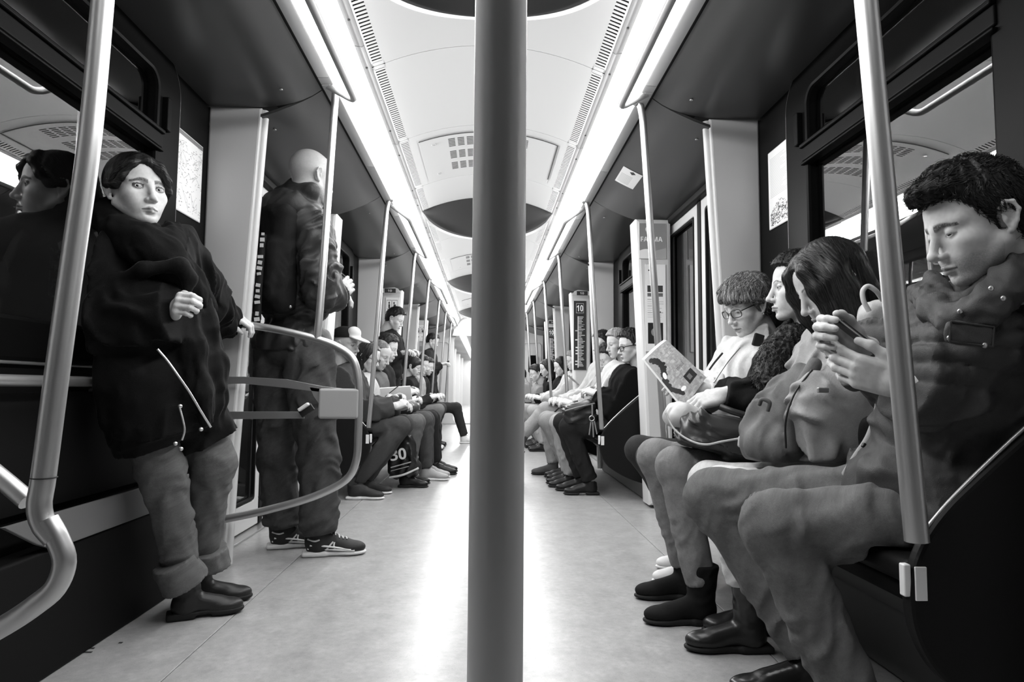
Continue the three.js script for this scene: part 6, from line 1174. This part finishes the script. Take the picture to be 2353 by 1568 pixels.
// left-hand bench
{
  const J = sitter(-1, 4.9, { half: 0.2, at: [793, 792], hd: 4.85, label: 'seated man in a baseball cap with a pale visor and dark hooded jacket', pitch: -0.12, yaw: 0.3, near: 0.6, skin: 0.42, head: { stubble: 0.2 },
    top: { name: 'jacket', mat: cloth(0.06), collar: 0.04, sleeve: [0.064, 0.058, 0.05] }, legs: { mat: cloth(0.06) }, shoes: { mat: mat(0.015, 0.7), sole: whiteRubber }, an: { r: V(-0.9, 0.1, -4.66), l: V(-0.88, 0.1, -4.9) }, kn: { r: V(-0.62, 0.5, -4.8), l: V(-0.62, 0.5, -5.02) }, wr: { r: V(-0.68, 0.64, -4.82), l: V(-0.66, 0.63, -4.98) } });
  const C = new Field(); C.ell(V(-0.012, 0.045, 0), [0.108, 0.09, 0.09], { k: 0 }); C.cut(V(0, 0.05, 0), V(0.1, -1, 0), 0.004); mesh('cap', toHead(C.mesh(0.005), J.head, J.hs), cloth(0.012), J.P);
  const Vs = new Field(); Vs.ell(V(0.11, 0.052, 0), [0.085, 0.013, 0.075], { k: 0, basis: [V(0.96, -0.2, 0), V(0.2, 0.96, 0), V(0, 0, 1)] }); Vs.ell(V(0.06, 0.09, 0), [0.05, 0.05, 0.06], { k: 0.02 }); mesh('visor', toHead(Vs.mesh(0.005), J.head, J.hs), cloth(0.65, 0.7), J.P);
}
{
  const J = sitter(-1, 5.3, { half: 0.195, at: [846, 820], hd: 5.3, label: 'seated long-haired woman in glasses and a pale jacket by the capped man', pitch: -0.38, yaw: 0.3, near: 0.6, head: { female: true, eyes: 0.002 }, hair: longHair(), glasses: { r: 0.002 },
    top: { name: 'jacket', mat: cloth(0.55) }, legs: { mat: cloth(0.12) }, shoes: { mat: shoeBlack }, wr: { r: A(905, 930, 5.15), l: A(905, 915, 5.4) }, kx: 0.56, fx: 0.62 });
  const J2 = sitter(-1, 5.69, { half: 0.18, at: [871, 815], hd: 5.6, label: 'seated balding man bending over a tablet', pitch: -0.45, yaw: 0.3, near: 0.6, skin: 0.46, head: { stubble: 0.2, eyes: 0.002 }, hair: { style: 'short', thick: 0.006, tone: [0.06, 0.14], line: [0.0, 0.05] },
    top: { name: 'jacket', mat: cloth(0.14) }, legs: { mat: cloth(0.07) }, shoes: { mat: mat(0.3, 0.6), sole: whiteRubber, kind: 'sneaker' }, wr: { r: A(928, 905, 5.6), l: A(935, 900, 5.85) }, kx: 0.52, fx: 0.5 });
  const c = A(908, 905, 5.5), T = thing('tablet', 'white tablet or folder held by the seated balding man', 'tablet', c.toArray());
  const m4 = new THREE.Matrix4().makeBasis(V(0.98, 0.08, -0.15).normalize(), V(-0.1, 0.85, 0.5).normalize(), V(0.17, -0.48, 0.86).normalize()).setPosition(c); mesh('case', new RoundedBoxGeometry(0.27, 0.13, 0.012, 2, 0.005).applyMatrix4(m4), mat(0.75, 0.5), T); mesh('pen', tube([A(885, 912, 5.42), A(922, 882, 5.42)], 0.004, 1, 8), M.black, T);
  const c2 = A(920, 935, 5.4), T2 = thing('grey_bag', 'dark grey soft bag on the lap beside the tablet', 'bag', c2.toArray()), F = new Field(); F.ell(c2, [0.16, 0.065, 0.12], { k: 0, fold: 0.01 }); mesh('bag', withUV(F.mesh(0.008)), mat(0.06, 0.4), T2);
  mesh('strap', tube([A(890, 930, 5.3), A(915, 922, 5.26), A(950, 935, 5.28)], 0.007, 20, 8), M.black, T2);
  const c3 = A(925, 1050, 5.2), T3 = thing('carrier_bag', 'black carrier bag with the number 30 on it between the knees', 'carrier bag', [c3.x, 0.16, c3.z]);
  const Bg = new Field(); Bg.box(A(925, 1045, 5.2), [0.115, 0.17, 0.07], 0.04, { k: 0, fold: 0.014, freq: 13, basis: [V(0.98, 0.15, 0.1), V(-0.15, 0.98, 0), V(-0.1, 0, 0.99)] }); mesh('bag', withUV(Bg.mesh(0.007)), mat(0.015, 0.3, { specularIntensity: 0.8 }), T3);
  const q = A(897, 1060, 5.1), tg = new TextGeometry('30', { font, size: 0.085, depth: 0.004, curveSegments: 6 }); tg.rotateZ(0.15).translate(q.x, q.y, q.z); mesh('print', tg, mat(0.75, 0.5), T3);
  mesh('base_band', tube([A(895, 1098, 5.11), A(925, 1092, 5.1), A(962, 1076, 5.13)], 0.008, 20, 8), mat(0.6, 0.5), T3);
  mesh('small_print', [tube([A(898, 1075, 5.11), A(945, 1062, 5.11)], 0.005, 10, 6), tube([A(898, 1083, 5.11), A(940, 1072, 5.11)], 0.003, 10, 6)], mat(0.4, 0.5), T3).userData.kind = 'stuff';
}
sitter(-1, 6.06, { half: 0.172, at: [889, 800], hd: 6.0, label: 'seated passenger hidden behind the balding man, dark legs showing', pitch: -0.3, near: 0.25, hair: dkHair(), top: { name: 'jacket', mat: cloth(0.02) }, legs: { mat: cloth(0.02) }, shoes: { mat: shoeBlack }, kx: 0.5, fx: 0.45 });
{
  const c = A(992, 1030, 6.2), T = thing('floor_backpack', 'dark backpack with pale stripes standing on the floor by the knees', 'backpack', [c.x, 0.02, c.z]), F = new Field();
  F.box(V(c.x, 0.25, c.z), [0.085, 0.235, 0.11], 0.07, { k: 0, fold: 0.008 }); mesh('bag', withUV(F.mesh(0.009)), cloth(0.02), T); mesh('stripe', [tube([A(978, 1022, 6.02), A(1006, 1018, 6.05)], 0.006, 8, 6)], mat(0.5, 0.5), T); mesh('stripe', [tube([A(974, 1062, 6.03), A(986, 1078, 6.03), A(984, 1090, 6.03)], 0.007, 12, 6)], mat(0.5, 0.5), T);
}
// standing young man and the man in the long coat
function stander(x, d, o) {
  const hc = A(o.at[0], o.at[1], d), z = -d, f = o.f;
  return person({ label: o.label, near: o.near ?? 0.4, sc: o.sc ?? 1, skin: 0.5, pel: V(hc.x - f.x * 0.06, 0.93, z), neck: V(hc.x - f.x * 0.05, hc.y - 0.2, z), fwd: f.clone().setY(0).normalize(), headC: hc, headF: f, head: { ...(o.head || {}), eyes: 0.002 },
    wr: o.wr, hand: { l: { dir: V(f.x, 0.3, f.z), back: V(0, 1, 0), pose: {} }, r: { dir: V(f.x, 0.3, f.z), back: V(0, 1, 0), pose: {} } }, an: { l: V(hc.x - 0.02, 0.1, z - 0.1), r: V(hc.x - 0.02, 0.1, z + 0.1) }, kn: { l: V(hc.x + 0.02, 0.5, z - 0.1), r: V(hc.x + 0.02, 0.5, z + 0.1) },
    top: { t: 0.03, fold: 0.009, collar: 0.06, ...o.top }, legs: { t: 0.014, ...o.legs }, shoes: { kind: 'dress' }, hair: dkHair({ tone: [0.005, 0.02], ...(o.hair || {}) }), glasses: o.glasses });
}
stander(-1.0, 7.15, { at: [907, 733], f: V(0.86, -0.42, 0.2).normalize(), label: 'young dark-haired man standing in a black jacket behind the seated row', top: { name: 'jacket', mat: cloth(0.014), hem: -0.1 }, legs: { mat: cloth(0.02) }, wr: { l: A(935, 812, 7.2), r: A(922, 812, 6.95) }, hair: { top: 0.03 } });
{
  stander(-0.9, 10.7, { at: [993, 784], f: V(0.86, -0.4, 0.1).normalize(), near: 0.35, label: 'man in a long dark coat standing near the carriage end with a phone', top: { name: 'coat', mat: cloth(0.02), skirt: 0.9 }, legs: { mat: cloth(0.02) }, wr: { l: A(1012, 838, 10.75), r: A(1014, 838, 10.55) } });
  const T = thing('phone', 'tiny phone in the hand of the coat man', 'phone', A(1026, 834, 10.55).toArray()); mesh('phone_body', tube([A(1018, 838, 10.55), A(1032, 830, 10.55)], 0.012, 1, 8), M.black, T);
}
sitter(-1, 8.35, { at: [950, 842], label: 'small seated passenger in a dark flat cap', pitch: -0.35, near: 0.35, hair: { style: 'short', thick: 0.016, tone: [0.01, 0.02], line: [0.09, 0.05] }, top: { name: 'jacket', mat: cloth(0.02) }, legs: { mat: cloth(0.16) }, shoes: { mat: mat(0.6, 0.5) } });
sitter(-1, 8.85, { at: [968, 838], label: 'far seated passenger in pale sleeves beside the flat cap', near: 0.2, hair: dkHair(), top: { name: 'jacket', mat: cloth(0.4) }, legs: { mat: cloth(0.05) }, shoes: { mat: shoeBlack } });
sitter(-1, 9.4, { at: [980, 842], label: 'far seated passenger in dark clothes with white shoes', near: 0.2, hair: dkHair(), top: { name: 'jacket', mat: cloth(0.02) }, legs: { mat: cloth(0.03) }, shoes: { mat: mat(0.7, 0.5), sole: whiteRubber }, kx: 0.42, fx: 0.3 });
// right-hand bench
{
  const J = sitter(1, 4.92, { half: 0.192, at: [1452, 796], hd: 4.86, label: 'seated man in black-rimmed glasses and a black sweater', pitch: -0.16, yaw: 0.15, near: 0.6, skin: 0.54, hair: dkHair({ top: 0.03, count: 900, len: 0.03, flow: sFlow, fib: { rad: 0.0009, lift: 0.002 } }), glasses: { r: 0.0028 }, head: { brow: 1.4 },
    top: { name: 'sweater', mat: cloth(0.008, 0.95), collar: 0.015, t: 0.03, sleeve: [0.07, 0.066, 0.055] }, legs: { mat: cloth(0.02) }, shoes: { kind: 'dress', mat: shoeBlack }, kn: { l: V(0.62, 0.5, -4.85), r: V(0.6, 0.52, -5.08) }, an: { l: V(0.78, 0.1, -4.86), r: V(0.74, 0.1, -5.05) }, wr: { l: A(1375, 905, 4.9), r: A(1375, 900, 5.15) } });
  const c = A(1332, 950, 4.85), T = thing('shoulder_bag', 'black striped shoulder bag with a key ring hanging from it', 'bag', c.toArray()), F = new Field();
  F.box(c, [0.115, 0.085, 0.09], 0.05, { k: 0, fold: 0.012, freq: 14, fdir: [0.4, 1.6, 0.4], basis: [V(0.97, 0.22, 0), V(-0.22, 0.97, 0), V(0, 0, 1)] }); mesh('bag', withUV(F.mesh(0.006)), mat(0.02, 0.35, { specularIntensity: 0.7 }), T);
  mesh('flap_band', [tube([A(1298, 945, 4.72), A(1335, 935, 4.7), A(1366, 928, 4.72)], 0.006, 20, 8)], mat(0.12, 0.4), T);
  mesh('key_ring', new THREE.TorusGeometry(0.018, 0.004, 8, 20).translate(...A(1360, 962, 4.68).toArray()), M.steel, T);
  for (const [x0, y0, x1, y1] of [[1361, 930, 1361, 956], [1358, 970, 1354, 1000], [1362, 970, 1364, 1005], [1366, 968, 1372, 998]]) mesh('key', tube([A(x0, y0, 4.68), A(x1, y1, 4.68)], 0.006, 1, 8), M.steel, T);
}
sitter(1, 5.32, { half: 0.185, at: [1420, 790], hd: 5.3, label: 'seated blonde passenger in a white jacket next to the black sweater', pitch: -0.2, near: 0.5, head: { female: true }, hair: { style: 'short', thick: 0.015, top: 0.025, tone: [0.15, 0.4], amp: 0.004 }, top: { name: 'jacket', mat: cloth(0.6) }, legs: { mat: cloth(0.36) }, shoes: { kind: 'dress', mat: shoeBlack }, kx: 0.6, fx: 0.68 });
sitter(1, 5.7, { half: 0.178, at: [1400, 822], hd: 5.6, label: 'seated dark-haired passenger bending low behind the blonde one', pitch: -0.5, near: 0.4, hair: dkHair(), top: { name: 'jacket', mat: cloth(0.4) }, legs: { mat: cloth(0.3) }, shoes: { kind: 'dress', mat: shoeBlack }, kx: 0.54 });
sitter(1, 6.07, { half: 0.175, at: [1388, 792], hd: 6.0, label: 'seated dark-haired man with a pale face against the map column', pitch: -0.15, near: 0.4, hair: dkHair(), top: { name: 'jacket', mat: cloth(0.5) }, legs: { mat: cloth(0.34) }, shoes: { kind: 'high', mat: cloth(0.1) }, kn: { l: V(0.56, 0.5, -5.98), r: V(0.56, 0.58, -6.12) }, an: { l: V(0.62, 0.1, -5.98), r: V(0.3, 0.3, -6.08) }, toe: { l: V(-1, 0, 0), r: V(-0.85, 0.3, 0.1) }, lift: { r: 0.2 } });
sitter(1, 8.25, { at: [1317, 828], hd: 8.15, label: 'small pale-haired seated reader below the nearer map column', near: 0.35, head: { female: true }, hair: { style: 'short', thick: 0.014, top: 0.02, tone: [0.1, 0.3] }, top: { name: 'jacket', mat: cloth(0.55) }, legs: { mat: cloth(0.4) }, shoes: { mat: shoeBlack } });
sitter(1, 8.7, { at: [1290, 842], hd: 8.6, label: 'small seated passenger in a black hood behind the pale reader', near: 0.3, hair: longHair({ tone: [0.006, 0.01] }), top: { name: 'coat', mat: cloth(0.01) }, legs: { mat: cloth(0.35) }, shoes: { mat: shoeBlack }, kx: 0.52 });
sitter(1, 9.2, { at: [1256, 846], hd: 9.0, label: 'small seated woman with long dark hair in black', near: 0.3, head: { female: true }, hair: longHair(), top: { name: 'coat', mat: cloth(0.012) }, legs: { mat: cloth(0.14) }, shoes: { mat: shoeBlack }, kx: 0.5 });
sitter(1, 9.65, { at: [1233, 858], hd: 9.5, x: 0.85, label: 'far seated passenger with a white collar under the end window', near: 0.2, hair: dkHair(), top: { name: 'jacket', mat: cloth(0.3) }, legs: { mat: cloth(0.02) }, shoes: { mat: shoeBlack }, kx: 0.45, fx: 0.5 });
sitter(1, 11.7, { at: [1196, 862], x: 0.8, label: 'tiny seated passenger far down the carriage', near: 0.15, hair: dkHair(), top: { name: 'jacket', mat: cloth(0.3) }, legs: { mat: cloth(0.02) }, shoes: { mat: shoeBlack } });
{
  const c = A(1292, 975, 6.0), T = thing('dark_bag', 'small dark leather bag hanging beyond the striped shoulder bag', 'bag', c.toArray()), F = new Field(); F.ell(c, [0.09, 0.1, 0.08], { k: 0, fold: 0.01 }); mesh('bag', withUV(F.mesh(0.009)), mat(0.015, 0.35), T); mesh('strap', tube([A(1272, 950, 5.95), A(1290, 935, 5.93), A(1312, 950, 5.95)], 0.008, 16, 8), M.black, T);
  const b = A(1336, 850, 7.7), T2 = thing('open_book', 'small open book held by the pale-haired reader', 'book', b.toArray()); mesh('cover', new RoundedBoxGeometry(0.16, 0.012, 0.12, 2, 0.004).rotateZ(-0.75).translate(b.x - 0.1, b.y - 0.12, b.z), mat(0.35, 0.5), T2);
}
renderer.render(scene, camera);
